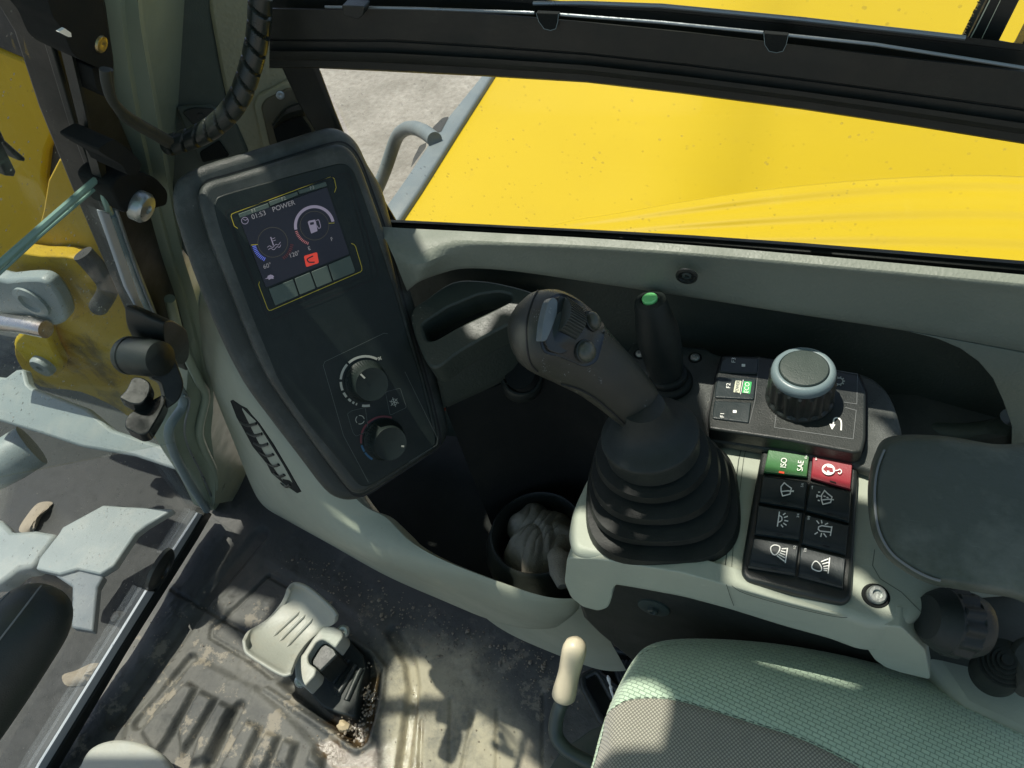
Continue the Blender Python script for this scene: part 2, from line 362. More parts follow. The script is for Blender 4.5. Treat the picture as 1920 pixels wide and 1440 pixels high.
def fabric(name, c1, c2, sc, mode):
    m, nt, N, L = nodes(name); b = N['Principled BSDF']; co = N.new('ShaderNodeTexCoord').outputs['Object']
    mp = N.new('ShaderNodeMapping'); mp.inputs['Rotation'].default_value = (0, 0, R_(14 if mode == 'weave' else 40)); L.new(co, mp.inputs[0])
    sx = N.new('ShaderNodeSeparateXYZ'); L.new(mp.outputs[0], sx.inputs[0])
    if mode == 'weave':
        br = N.new('ShaderNodeTexBrick'); L.new(mp.outputs[0], br.inputs['Vector']); br.inputs['Scale'].default_value = sc; br.inputs['Color1'].default_value = (1, 1, 1, 1); br.inputs['Color2'].default_value = (.82, .82, .82, 1)
        br.inputs['Mortar'].default_value = (0, 0, 0, 1); br.inputs['Mortar Size'].default_value = .05; br.inputs['Mortar Smooth'].default_value = .9; br.inputs['Brick Width'].default_value = .6; br.inputs['Row Height'].default_value = .34
        h = br.outputs['Color']
    else:
        a = math_(nt, 'SINE', math_(nt, 'MULTIPLY', sx.outputs[0], sc)); c = math_(nt, 'SINE', math_(nt, 'MULTIPLY', sx.outputs[1], sc))
        h = ramp_(nt, math_(nt, 'MULTIPLY', math_(nt, 'ADD', a, 1), math_(nt, 'MULTIPLY', math_(nt, 'ADD', c, 1), .5)), .02, .75)
    c = mix_(nt, h, c1, c2); st = ramp_(nt, noise_(nt, co, 15, 5, .6), .60, .72); c = mix_(nt, math_(nt, 'MULTIPLY', st, .35), c, [x*.55 for x in c1])
    c = mix_(nt, noise_(nt, co, 6, 3), c, mix_(nt, .75, c, c1))
    L.new(c, b.inputs['Base Color']); b.inputs['Roughness'].default_value = .85; b.inputs['Sheen Weight'].default_value = .25
    bp = N.new('ShaderNodeBump'); bp.inputs['Strength'].default_value = .6; bp.inputs['Distance'].default_value = .0012; L.new(h, bp.inputs['Height']); L.new(bp.outputs[0], b.inputs['Normal']); return m
M['fabgreen'] = fabric('green_basket_weave', (.22, .31, .225), (.56, .71, .53), 105, 'weave')
M['fabgrey'] = fabric('grey_dotted_mesh_cloth', (.15, .148, .12), (.50, .48, .39), 2900, 'dots')

# ================================================================ THE SETTING
def ground_mat():
    m, nt, N, L = nodes('pale_gravel_yard'); b = N['Principled BSDF']; co = N.new('ShaderNodeTexCoord').outputs['Object']
    c = mix_(nt, ramp_(nt, noise_(nt, co, 2.6, 8, .7), .3, .7), (.20, .19, .165), (.39, .37, .335))
    c = mix_(nt, ramp_(nt, noise_(nt, co, 26, 8, .75), .38, .62), mix_(nt, .5, c, (.14, .12, .10)), c); L.new(c, b.inputs['Base Color']); b.inputs['Roughness'].default_value = .95
    bp = N.new('ShaderNodeBump'); bp.inputs['Strength'].default_value = .7; bp.inputs['Distance'].default_value = .03; L.new(noise_(nt, co, 17, 8, .7), bp.inputs['Height']); L.new(bp.outputs[0], b.inputs['Normal']); return m
o = mk('ground', [(-60, -60, -1.05), (60, -60, -1.05), (60, 60, -1.05), (-60, 60, -1.05)], [[0, 1, 2, 3]], ground_mat()); o['kind'] = 'structure'

# ---- unseen roof plate, added with openings shaped to put sun patches on the interior
def sun_patch_plate():
    H = 1.72
    def proj(px, z):
        out = []
        for p in px:
            q = ZP(z).at(*p) if not isinstance(z, Pl) else z.at(*p)
            t = (H-q.z)/SUN.z; r = q + SUN*t; out.append((r.x, r.y))
        return out
    holes = []
    A = lambda px, z: holes.append(proj(px, z))
    A([(775, 436), (1300, 425), (2100, 490), (2100, 568), (1960, 554), (1700, 529), (1500, 510), (1300, 492), (1100, 478), (960, 472), (880, 474), (838, 513), (812, 508)], .745)
    A([(823, 530), (848, 519), (882, 521), (938, 537), (905, 545), (886, 549)], .692)
    A([(1290, 684), (1342, 703), (1422, 699), (1480, 712), (1608, 732), (1640, 752), (1690, 810), (1700, 850), (1640, 885), (1500, 855), (1330, 818)], .635)
    A([(310, 350), (340, 300), (462, 272), (516, 342), (440, 378), (392, 400), (380, 440), (320, 430)], .85)
    A([(300, 350), (340, 290), (455, 262), (512, 330), (436, 372), (392, 392), (376, 450), (310, 430)], .80)
    A([(300, 350), (340, 290), (455, 262), (512, 330), (436, 372), (392, 392), (376, 450), (310, 430)], .82)
    A([(300, 350), (340, 290), (455, 262), (512, 330), (436, 372), (392, 392), (376, 450), (310, 430)], .87)
    A([(384, 585), (404, 585), (440, 670), (484, 745), (540, 820), (600, 900), (640, 960), (612, 950), (560, 880), (470, 770), (408, 650)], .50)
    A([(378, 575), (404, 585), (440, 670), (474, 735), (460, 750), (408, 650)], .57)
    A([(1066, 955), (1092, 950), (1120, 978), (1140, 1006), (1174, 1026), (1167, 1046), (1095, 1037), (1066, 1042)], .60)
    A([(1212, 1034), (1236, 1036), (1218, 1056)], .60)
    A([(1128, 938), (1160, 960), (1154, 972), (1125, 960)], .63)
    A([(1203, 976), (1224, 978), (1218, 990), (1203, 988)], .63)
    A([(1358, 1048), (1378, 1050), (1395, 1084), (1440, 1104), (1520, 1128), (1572, 1146), (1560, 1154), (1440, 1126), (1358, 1098)], .60)
    A([(1090, 1460), (1105, 1400), (1130, 1320), (1190, 1225), (1200, 1258), (1178, 1312), (1250, 1330), (1288, 1362), (1288, 1400), (1275, 1460)], .47)
    A([(1470, 1196), (1560, 1218), (1650, 1243), (1690, 1285), (1722, 1318), (1698, 1322), (1640, 1276), (1590, 1246), (1500, 1215)], .48)
    A([(455, 1190), (520, 1120), (560, 1130), (590, 1165), (640, 1180), (600, 1260), (560, 1290), (480, 1250)], .10)
    A([(40, 1460), (250, 1180), (335, 1150), (420, 1175), (470, 1222), (560, 1300), (640, 1335), (700, 1400), (710, 1460)], 0.)
    A([(398, 1112), (432, 1102), (512, 1124), (486, 1168), (430, 1162)], 0.)
    A([(716, 1270), (745, 1225), (785, 1236), (822, 1250), (850, 1282), (848, 1306), (720, 1308)], 0.)
    A([(715, 1340), (887, 1334), (915, 1352), (1030, 1460), (715, 1460)], 0.)
    A([(1042, 1190), (1110, 1190), (1108, 1236), (1042, 1230)], .475)
    A([(1034, 1272), (1085, 1262), (1085, 1316), (1030, 1316)], .44)
    A([(1818, 1108), (1925, 1162), (1925, 1188), (1826, 1128)], .46)
    A([(-60, 1060), (60, 1060), (90, 1090), (20, 1200), (-80, 1330)], .60)
    outer = [(-1.42, .10), (.25, .10), (.25, .98), (-1.42, .98)]
    vs = [V(p) for p in outer]; ed = [(0, 1), (1, 2), (2, 3), (3, 0)]
    for h in holes:
        b = len(vs); vs += [V(p) for p in h]; ed += [(b+i, b+(i+1) % len(h)) for i in range(len(h))]
    r = geometry.delaunay_2d_cdt(vs, ed, [], 0, 1e-5); v2, f2 = r[0], r[2]
    def inside(c, P):
        k = False
        for i in range(len(P)):
            a, b = P[i], P[i-1]
            if (a[1] > c[1]) != (b[1] > c[1]) and c[0] < (b[0]-a[0])*(c[1]-a[1])/(b[1]-a[1])+a[0]: k = not k
        return k
    keep = []
    for f in f2:
        c = sum((v2[i] for i in f), V((0, 0)))/len(f)
        if not (outer[0][0] < c.x < outer[1][0] and outer[0][1] < c.y < outer[2][1]): continue
        if not any(inside(c, h) for h in holes): keep.append(list(f))
    used = sorted({i for f in keep for i in f}); mp = {k: j for j, k in enumerate(used)}
    o = mk('sun_patch_plate', [(v2[i].x, v2[i].y, H) for i in used], [[mp[i] for i in f] for f in keep], M['trim'], smooth=False, solid=.012)
    tag(o, 'added grey roof plate, cut-outs shaped to cast the sun patches on the controls', 'roof')
    g = mk('added_tint_glass', [(-1.42, .09, H), (-1.42, -1.2, H), (1.3, -1.2, H), (1.3, .98, H), (.26, .98, H), (.26, .09, H)], [[0, 1, 2, 3, 4, 5]], M['lighttint'], smooth=False, solid=.006)  # added overhead sheet, greens the sky light that fills the cab
    tag(g, 'green tinted glass of the cab roof behind and left of the controls', 'roof window')
PM_c = at_depth(590, 590, .66)
PM_n = (-ray(590, 590).normalized() + CR*.30 - CU*.10).normalized()
PM = Pl(PM_c, PM_n)
sun_patch_plate()

# ---- floor mat: one moulded rubber sheet with grooves, treads and a pedal well
def seg_d(X, Y, a, b):
    ax, ay = a; bx, by = b; dx, dy = bx-ax, by-ay; t = np.clip(((X-ax)*dx+(Y-ay)*dy)/(dx*dx+dy*dy+1e-12), 0, 1)
    return np.hypot(X-ax-t*dx, Y-ay-t*dy)
def poly_sd(X, Y, P):
    d = np.full(X.shape, 9.); ins = np.zeros(X.shape, bool)
    for i in range(len(P)):
        a, b = P[i-1], P[i]; d = np.minimum(d, seg_d(X, Y, a, b))
        c = (a[1] > Y) != (b[1] > Y); xx = (b[0]-a[0])*(Y-a[1])/(b[1]-a[1]+1e-12)+a[0]; ins ^= c & (X < xx)
    return np.where(ins, -d, d)
def ss(x, a, b): t = np.clip((x-a)/(b-a), 0, 1); return t*t*(3-2*t)
def floor_mat():
    F0 = ZP(0.); W = lambda px: [(F0.at(*p).x, F0.at(*p).y) for p in px]; c = crop(200, 960, 3)
    nx, ny = 460, 400; xs = np.linspace(-1.0, .12, nx); ys = np.linspace(-.42, .60, ny); X, Y = np.meshgrid(xs, ys)
    Z = np.zeros(X.shape)
    def groove(px, w, d, closed=False):
        nonlocal Z
        P = W(px); D = np.full(X.shape, 9.)
        for i in range(len(P)-(0 if closed else 1)): D = np.minimum(D, seg_d(X, Y, P[i], P[(i+1) % len(P)]))
        Z = Z - d*(1-ss(D, w*.35, w))
    def area(px, h, soft=.006):
        nonlocal Z
        Z = Z + h*(1-ss(poly_sd(X, Y, W(px)), -soft, soft*.3))
    groove(c([(370, 440), (650, 600), (800, 680)]), .004, .005)
    groove(c([(905, 352), (650, 600), (590, 650), (582, 700), (800, 830), (930, 930)]), .005, .006)
    groove(c([(905, 352), (1010, 412)]), .004, .005)
    area(c([(700, 455), (885, 265), (1220, 440), (1500, 640), (1580, 760), (1570, 1000), (1480, 1330), (1400, 1330), (930, 940), (590, 700), (640, 600)]), -.004, .01)
    groove(c([(860, 130), (560, 480), (60, 1160)]), .022, .010)
    groove(c([(470, 830), (190, 1190)]), .014, .010)
    # foot rest with its treads
    area(c([(110, 1180), (480, 830), (560, 830), (900, 1010), (1180, 1290), (1250, 1600), (0, 1600)]), .006, .012)
    for q in ([(205, 1250), (470, 960), (530, 1000), (410, 1230), (300, 1400)], [(420, 1240), (540, 1010), (640, 1060), (520, 1270), (430, 1400)], [(530, 1280), (650, 1070), (730, 1110), (600, 1400), (480, 1440)],
              [(640, 1470), (800, 1180), (890, 1220), (790, 1440), (760, 1520)], [(810, 1440), (910, 1240), (990, 1270), (930, 1430), (880, 1500)], [(950, 1430), (1010, 1280), (1090, 1310), (1040, 1470)], [(1130, 1430), (1160, 1330), (1230, 1380), (1220, 1480)]):
        area(c(q), .013, .008)
    groove(c([(750, 1100), (590, 1420)]), .012, .012)
    # well beside the pedal, with its raised rim
    area(c([(1180, 760), (1330, 700), (1470, 790), (1530, 900), (1500, 1180), (1440, 1330), (1380, 1320), (960, 960)]), -.018, .010)
    groove(c([(1330, 690), (1490, 790), (1560, 880), (1540, 1080), (1480, 1300), (1410, 1345), (900, 1000)]), .006, -.006)
    groove([(735, 1185), (768, 1240), (775, 1290), (756, 1440)], .014, .011)
    for q in ([(845, 1310), (843, 1460)], [(888, 1335), (862, 1460)], [(932, 1330), (932, 1460)], [(1018, 1300), (1018, 1460)], [(790, 1350), (786, 1460)]): groove(q, .004, .003)
    rs = np.random.RandomState(3); verts = []
    lump = np.zeros(X.shape)
    for j in range(ny):
        for i in range(nx):
            n = mnoise.fractal(V((X[j, i]*24, Y[j, i]*24, 1.3)), .9, 2, 5); lump[j, i] = n
    Z = Z + .0012*lump + .004*np.clip(lump-.35, 0, 1)*(X < -.3)
    Z = Z - .02*ss(Y, .42, .5)*0
    vs = np.stack([X, Y, Z], -1).reshape(-1, 3)
    f = [(j*nx+i, j*nx+i+1, (j+1)*nx+i+1, (j+1)*nx+i) for j in range(ny-1) for i in range(nx-1)]
    # cut to the cab outline (windscreen side)
    m, nt, N, L = nodes('muddy_rubber_mat'); b = N['Principled BSDF']; co = N.new('ShaderNodeTexCoord').outputs['Object']
    sx = N.new('ShaderNodeSeparateXYZ'); L.new(co, sx.inputs[0])
    base = mix_(nt, noise_(nt, co, 12, 6, .7), (.022, .025, .025), (.055, .058, .054))
    # dried dust film, mud patches, a wet puddle by the pedal
    film = ramp_(nt, noise_(nt, co, 7, 8, .66), .36, .66); c1 = mix_(nt, math_(nt, 'MULTIPLY', film, .62), base, (.17, .165, .14))
    mud = ramp_(nt, noise_(nt, co, 19, 9, .72), .555, .60); c2 = mix_(nt, math_(nt, 'MULTIPLY', mud, .6), c1, (.27, .235, .175))
    blk = ramp_(nt, noise_(nt, co, 55, 5, .7), .62, .66); c3 = mix_(nt, math_(nt, 'MULTIPLY', blk, .8), c2, (.035, .030, .024))
    at = N.new('ShaderNodeAttribute'); at.attribute_name = 'wet'; wet = at.outputs['Fac']
    at2 = N.new('ShaderNodeAttribute'); at2.attribute_name = 'trodden'
    c4 = mix_(nt, at2.outputs['Fac'], base, c3); c5 = mix_(nt, wet, c4, (.075, .048, .022)); 
    at3 = N.new('ShaderNodeAttribute'); at3.attribute_name = 'sand'
    sn = math_(nt, 'MULTIPLY', at3.outputs['Fac'], ramp_(nt, noise_(nt, co, 14, 7, .7), .30, .55)); c6 = mix_(nt, sn, c5, (.36, .315, .22))
    L.new(c6, b.inputs['Base Color'])
    rr = N.new('ShaderNodeMapRange'); L.new(wet, rr.inputs[0]); rr.inputs[3].default_value = .62; rr.inputs[4].default_value = .10; L.new(rr.outputs[0], b.inputs['Roughness'])
    bp = N.new('ShaderNodeBump'); bp.inputs['Strength'].default_value = .55; bp.inputs['Distance'].default_value = .0025; L.new(noise_(nt, co, 90, 6, .7), bp.inputs['Height']); L.new(bp.outputs[0], b.inputs['Normal'])
    me = bpy.data.meshes.new('floor_mat'); me.from_pydata([tuple(v) for v in vs], [], f); me.materials.append(m)
    for p in me.polygons: p.use_smooth = True
    def att(n, arr): a = me.attributes.new(n, 'FLOAT', 'POINT'); a.data.foreach_set('value', arr.reshape(-1).astype(np.float32))
    wet = np.zeros(X.shape)
    for q in (c([(1250, 1100), (1400, 1160), (1460, 880), (1520, 900), (1500, 1180), (1440, 1320), (1380, 1320), (1200, 1180)]), c([(1170, 1300), (1280, 1290), (1420, 1380), (1640, 1260), (1700, 950), (1770, 1000), (1770, 1500), (1300, 1500)])):
        wet = np.maximum(wet, 1-ss(poly_sd(X, Y, W(q)) + .012*lump, -.006, .004))
    att('wet', wet*.92)
    tr = 1-ss(poly_sd(X, Y, W([(0, 1460), (180, 1300), (330, 1150), (470, 1180), (700, 1180), (900, 1230), (1100, 1300), (1130, 1500)])), -.02, .09)
    att('trodden', np.clip(.12+tr, 0, 1))
    sa = 1-ss(poly_sd(X, Y, W([(720, 1200), (900, 1210), (930, 1300), (1040, 1460), (720, 1500)])), -.03, .03); att('sand', sa*.9)
    o = bpy.data.objects.new('floor_mat', me); COL.objects.link(o); ROOT[o.name] = V((0, 0, 0)); tag(o, 'moulded black rubber floor mat with dried mud and a wet puddle', 'floor mat'); return o
fm = floor_mat()
# a solid cab floor below the mat and the outside body plate under it
o = mk('cab_floor', [(-1.02, -.8, -.03), (.9, -.8, -.03), (.9, .62, -.03), (-1.02, .62, -.03)], [[0, 1, 2, 3]], M['darksteel'], solid=.03, smooth=False); o['kind'] = 'structure'

# ================================================================ OUTSIDE, RIGHT: yellow deck with grey edge rail
def deck():
    t = thing('engine_cover', (-.2, 1.2, -1.05), 'large bright yellow engine cover beyond the side window', 'engine cover')
    z0 = .30
    # front edge of the cover in plan: from photo pixels on z0
    e = [ZP(z0).at(*p) for p in ((735, 432), (790, 350), (855, 247), (922, 143), (1020, -20))]
    rows = []
    ny = 90
    y0, y1 = e[0].y-.25, e[-1].y+.6
    def ex(y):
        for i in range(len(e)-1):
            if y <= e[i+1].y or i == len(e)-2:
                return e[i].x+(e[i+1].x-e[i].x)*(y-e[i].y)/(e[i+1].y-e[i].y)
    for j in range(ny+1):
        y = y0+(y1-y0)*j/ny; x0 = ex(y); row = []
        for i in range(91):
            s = i/90; x = x0+(3.0-x0)*s**1.3
            # panel tilted rearward, so it looks dimmer than the added ripple sheet
            q = ZP(z0)
            row.append(V((x, y, z0-.26*max(0, x+.30)*min(1, max(0, x+.30)/.2)-.03*max(0, y-1.6)))); continue
            yc = 1.04+.30*(1-math.exp(-max(0, x+.15)*2.2)) - max(0, .05-x)*.55
            d = yc-y; h = 0
            if d > 0: h = -.10*d*min(1, d/.03) + .0075*math.sin(d*46)*min(1, d/.05)*min(1, max(0, x+.25)/.5)
            row.append(V((x, y, z0+h-.03*max(0, y-1.6))))
        rows.append(row)
    grid('cover_panel', rows, M['yellow'], t)
    # added rippled sheet shaped to imitate bands of sunlight bounced off the window
    ar = spl([(1020, 426), (1080, 412), (1160, 399), (1280, 378), (1413, 358), (1547, 343), (1680, 333), (1813, 328), (1930, 331), (2150, 345)], 8, False)
    bo = [(x, 470+(x-1020)*.075) for x, y in ar]
    rows = []
    for k in range(49):
        u = k/48; row = []
        for (ax_, ay), (bx_, by) in zip(ar, bo):
            y = ay+(by-ay)*u; amp = min(1, (ax_-1020)/350.)*min(1, u/.06)
            row.append(ZP(z0+.004+.0042*amp*math.sin(u*24+.8*math.sin(ax_*.004))*.75-.002*(1-min(1, u/.04))).at(ax_, y))
        rows.append(row)
    grid('cover_flange', rows, M['yellow'], t, solid=.004)
    # side skirt of the cover, going down from its front edge
    top = [V((ex(y0+(y1-y0)*j/12), y0+(y1-y0)*j/12, z0-.012)) for j in range(13)]
    grid('side_skirt', [top, [p+V((.03, 0, -.6)) for p in top]], M['yellowdirty'], t)
    # blue-grey edge rail along that front edge
    r1 = [ZP(z0+.012).at(*p) for p in ((735, 432), (790, 350), (855, 247), (922, 143), (1020, -20))]
    r2 = [ZP(z0+.012).at(*p) for p in ((690, 432), (757, 338), (822, 240), (878, 173), (905, 138), (990, -20))]
    vs = r1+r2; n = len(r1)
    r2 = r2[:3]+r2[4:] if len(r2) > n else r2; vs = r1+r2
    mk('edge_rail', vs, [[i, i+1, n+i+1, n+i] for i in range(n-1)], M['railgrey'], t, solid=.05, bevel=.006)
    # rub marks on the rail
    mb = MB(); pz = ZP(z0+.0125)
    mb.patch(rnd(crop(480, 0, 3)([(1085, 655), (1040, 740), (975, 750), (1000, 710), (1050, 662)]), 3), pz); mb.patch(rnd(crop(480, 0, 3)([(960, 800), (955, 830), (870, 945), (885, 890), (920, 820)]), 3), pz)
    mb.build('rust_gap', M['darksteel'], t)
deck()
hp = [ZP(.05).at(700, 372), ZP(.12).at(722, 320), ZP(.2).at(742, 262), ZP(.24).at(757, 244), ZP(.27).at(775, 240), ZP(.30).at(795, 247), ZP(.32).at(815, 262)]
hp = [V(p) for p in spl(hp, 6, False)]
o = tube('grab_handle', hp, .016, M['railgrey']); tag(o, 'bent blue-grey tube handle standing beside the yellow cover', 'handle')

# ================================================================ SIDE WALL WINDOW
def side_window():
    t = thing('side_window', (-.1, .5, .76), 'side window with black lower rail, seen over the grey sill', 'window')
    c4 = crop(480, 0, 3); c5 = crop(1280, 0, 3)
    # broad black guide rail crossing the window, bowed at the front
    top = [(505, 12), (620, 14), (780, 10), (900, 20), (1100, 38), (1300, 58), (1500, 82), (1700, 105), (1930, 130)]
    bot = [(505, 128), (590, 128), (700, 133), (900, 143), (1100, 155), (1280, 176), (1500, 205), (1700, 235), (1930, 272)]
    P = YP(.52)
    def lerp2(a, b, k): return (a[0]+(b[0]-a[0])*k, a[1]+(b[1]-a[1])*k)
    def rows(prof): return [[P.off(o).at(*lerp2(a, b, k)) for a, b in zip(top, bot)] for k, o in prof]
    # profile down the rail: (position, proud)
    grid('guide_rail', rows([(.02, -.006), (.02, .006), (.04, .008), (.52, .008), (.53, .0055), (.55, .0055), (.56, .007), (.72, .007), (.725, .012), (.80, .012), (.86, .010), (.87, .007), (.98, .007), (1., .004), (1., -.006)]), M['rail'], t, angle=25)
    tube('rail_edge', [P.off(.008).at(*p) for p in [(610, 13), (690, 14), (790, 16), (1002, 24)]], .0011, M['railedge'], t, n=8)
    tube('rail_edge', [P.off(.008).at(*p) for p in [(1046, 27), (1240, 42), (1431, 61)]], .0011, M['railedge'], t, n=8)
    tube('rail_edge', [P.off(.008).at(*p) for p in [(1478, 66), (1640, 83), (1800, 108), (1925, 128)]], .0011, M['railedge'], t, n=8)
    # two drain notches hanging from the top edge, a clip at the left
    for q in ([(1005, 24), (1010, 40), (1020, 54), (1032, 57), (1042, 54), (1046, 40), (1047, 26)], [(1432, 62), (1434, 84), (1442, 96), (1456, 99), (1468, 96), (1474, 84), (1478, 66)]):
        slab('drain_notch', q, P, .004, M['matte'], t, bevel=.0005, raise_=.012); mb = MB(); mb.ribbon(q, P, 1.1, lift=.0126); mb.build('notch_edge', M['knobring'], t)
    slab('rail_clip', rnd([(640, 10), (684, 12), (680, 30), (672, 36), (662, 34), (645, 28)], 4), P, .010, M['black'], t, raise_=.018, bevel=.001)
    # upper channel behind the rail
    ut = [(505, -30), (700, -26), (880, -14), (1100, 6), (1240, 10), (1500, 34), (1800, 68), (1930, 84)]
    ub = [(505, 20), (700, 20), (880, 28), (1100, 48), (1240, 60), (1500, 90), (1800, 124), (1930, 140)]
    Q = YP(.53); grid('upper_channel', [[Q.off(-.02).at(*p) for p in ut], [Q.off(.004).at(*p) for p in ut], [Q.off(.004).at(*lerp2(a, b, .22)) for a, b in zip(ut, ub)], [Q.off(-.002).at(*lerp2(a, b, .24)) for a, b in zip(ut, ub)], [Q.off(-.002).at(*p) for p in ub], [Q.off(-.02).at(*p) for p in ub]], M['rail'], t, angle=25)
    tube('rail_edge', [Q.off(.005).at(*p) for p in [(1000, 6), (1100, 6), (1240, 11), (1500, 36), (1810, 71)]], .0016, M['railedge'], t, n=8)
    # upright divider at the right with its brush strip
    slab('window_divider', [(1840, -40), (1852, 0), (1798, 106), (1850, 114), (1930, 130), (1930, 60), (1905, 108), (1862, 100), (1912, 0), (1926, -40)], YP(.545), .02, M['rail'], t, bevel=.001)
    mb = MB(); rs = random.Random(2); pl = YP(.544)
    for i in range(70):
        k = i/69; x = 1848-50*k; y = -2+104*k; a = rs.uniform(-.5, .5); l = rs.uniform(5, 11); mb.ribbon([(x, y), (x-l*math.cos(a), y-l*math.sin(a)-3)], pl, 2.6, lift=.0002)
    mb.build('brush_strip', M['cable'], t)
    mb = MB(); mb.ribbon([(1856, 0), (1830, 52), (1802, 104)], YP(.5435), 2.2); mb.ribbon([(1876, 0), (1842, 70), (1826, 108)], YP(.5435), 1.2); mb.build('divider_edge', M['cream'], t)
    # front post of the lower opening and rubber seal along the bottom
    slab('window_post', [(508, 90), (545, 90), (598, 110), (592, 128), (598, 140), (625, 212), (652, 278), (700, 350), (742, 420), (742, 455), (700, 440), (640, 330), (560, 200)], YP(.53), .006, M['rail'], t, bevel=.003)
    sb = [(700, 411), (760, 413), (900, 420), (1100, 430), (1300, 441), (1500, 455), (1700, 471), (1930, 490)]
    sc = [(700, 429), (760, 431), (900, 437), (1100, 447), (1300, 461), (1500, 478), (1700, 496), (1930, 516)]
    S = YP(.497); grid('window_seal', [[S.off(-.02).at(*p) for p in sb], [S.off(.0).at(*p) for p in sb], [S.off(.005).at(*lerp2(a, b, .25)) for a, b in zip(sb, sc)], [S.off(.004).at(*lerp2(a, b, .45)) for a, b in zip(sb, sc)], [S.off(.007).at(*lerp2(a, b, .7)) for a, b in zip(sb, sc)], [S.off(.006).at(*p) for p in sc], [S.off(.02).at(*[(x, y+9) for x, y in [p]][0]) for p in sc]], M['rubber'], t)
    slab('lower_pane', [(590, 110), (1930, 240), (1930, 500), (735, 425)], YP(.56), .005, M['glass2'], t, bevel=0)
    slab('upper_pane', [(505, -300), (1840, -300), (1840, 110), (505, 30)], YP(.57), .005, M['glass2'], t, bevel=0)
    slab('upper_pane', [(1860, -300), (2300, -300), (2300, 180), (1860, 104)], YP(.57), .005, M['glass2'], t, bevel=0)
side_window()

# ================================================================ SIDE TRIM: sill, panel face, recess
def side_trim():
    t = thing('side_trim', (-.1, .47, 0), 'grey grained side trim with lit sill and charcoal recess under the side window', 'side trim')
    A = [(700, 424), (745, 427), (800, 430), (860, 433), (950, 438), (1100, 446), (1300, 460), (1500, 477), (1700, 495), (1960, 519)]   # back, at seal
    Bc = [(725, 450), (765, 455), (815, 455), (865, 452), (955, 456), (1100, 462), (1300, 476), (1500, 494), (1700, 513), (1960, 538)]   # crest
    Cc = [(740, 485), (785, 498), (835, 478), (875, 470), (962, 470), (1103, 476), (1302, 490), (1502, 508), (1702, 527), (1960, 553)]    # shoulder
    D = [(764, 548), (786, 530), (823, 516), (872, 505), (962, 510), (1100, 530), (1300, 560), (1500, 592), (1720, 626), (1960, 670)]   # lower edge
    PA = YP(.492); PB = YP(.478); PC = YP(.462); PD = YP(.452)
    s = lambda L: spl(L, 5, False)
    a = [ZP(.752).at(*p) for p in s(A)]
    b = [ZP(.750).at(*p) for p in s(Bc)]; cc = [p + V((0, 0, 0)) for p in [ZP(.741).at(*p) for p in s(Cc)]]
    # face: below the shoulder, nearly vertical
    yl = [p.y-.004 for p in cc]
    dd = [YP(y+.005).at(*p) for p, y in zip(s(D), yl)]
    de = [YP(y+.022).at(p[0], p[1]-3) for p, y in zip(s(D), yl)]
    m1 = [x.lerp(y, .33)+V((0, -.0005, 0)) for x, y in zip(cc, dd)]; m2 = [x.lerp(y, .8) for x, y in zip(cc, dd)]
    bb = [x.lerp(y, .5)+V((0, -.001, .0015)) for x, y in zip(b, cc)]
    grid('sill_and_face', [a, b, bb, cc, m1, m2, dd, de], M['trim'], t, sub=1)
    # right end of the face, closing round the recess
    yr = yl[-1]-.006
    _a = dd[s(D).index(min(s(D), key=lambda q: abs(q[0]-1700)))]; _b = dd[-1]; _n = (_b-_a).cross(V((0, 0, 1))).normalized(); _n = _n if _n.y < 0 else -_n; EP = Pl(_a-_n*.004, _n)
    endp = [(1705, 622), (1750, 634), (1800, 656), (1840, 684), (1866, 712), (1882, 750), (1893, 786), (1896, 797), (1886, 800), (1880, 812), (1960, 860), (1990, 860), (1990, 672), (1960, 668)]
    slab('end_panel', [(1700, 621), (1730, 628), (1760, 636), (1800, 653), (1835, 678), (1862, 710), (1880, 750), (1893, 786), (1897, 800), (1896, 860), (1990, 880), (1990, 676)], EP, .012, M['trim'], t, bevel=.003)
    slab('recess_panel', [(742, 540), (800, 505), (870, 494), (1300, 545), (1760, 620), (1930, 700), (1930, 860), (1700, 880), (1200, 860), (700, 800)], YP(yr+.060), .02, M['trimdark'], t, bevel=0)
    # rolled lower lip at the right end of the recess
    tube('recess_lip', [YP(yr+.030).at(*p) for p in spl([(1640, 790), (1700, 805), (1790, 815), (1850, 812), (1886, 800), (1900, 784)], 4, False)], .010, M['trimdark'], t)
    slab('lower_ledge', [(1650, 800), (1790, 828), (1900, 812), (1990, 850), (1990, 960), (1640, 900)], YP(yr+.020), .02, M['under'], t, bevel=.003)
    p = YP(yl[20]-.003).at(1288, 515); n = V((0, -1, -.1))
    lathe('screw', p+n*.001, n, [(.0085, 0), (.0085, .0012), (.0065, .0018), (.005, -.002), (.0, -.002)], M['black'], t, n=24)
    lathe('screw_head', p+n*.0005, n, [(.004, -.002), (.004, .001), (.002, .0015), (.0016, -.0005), (0, -.0005)], M['rod'], t, n=6, smooth=False)
side_trim()

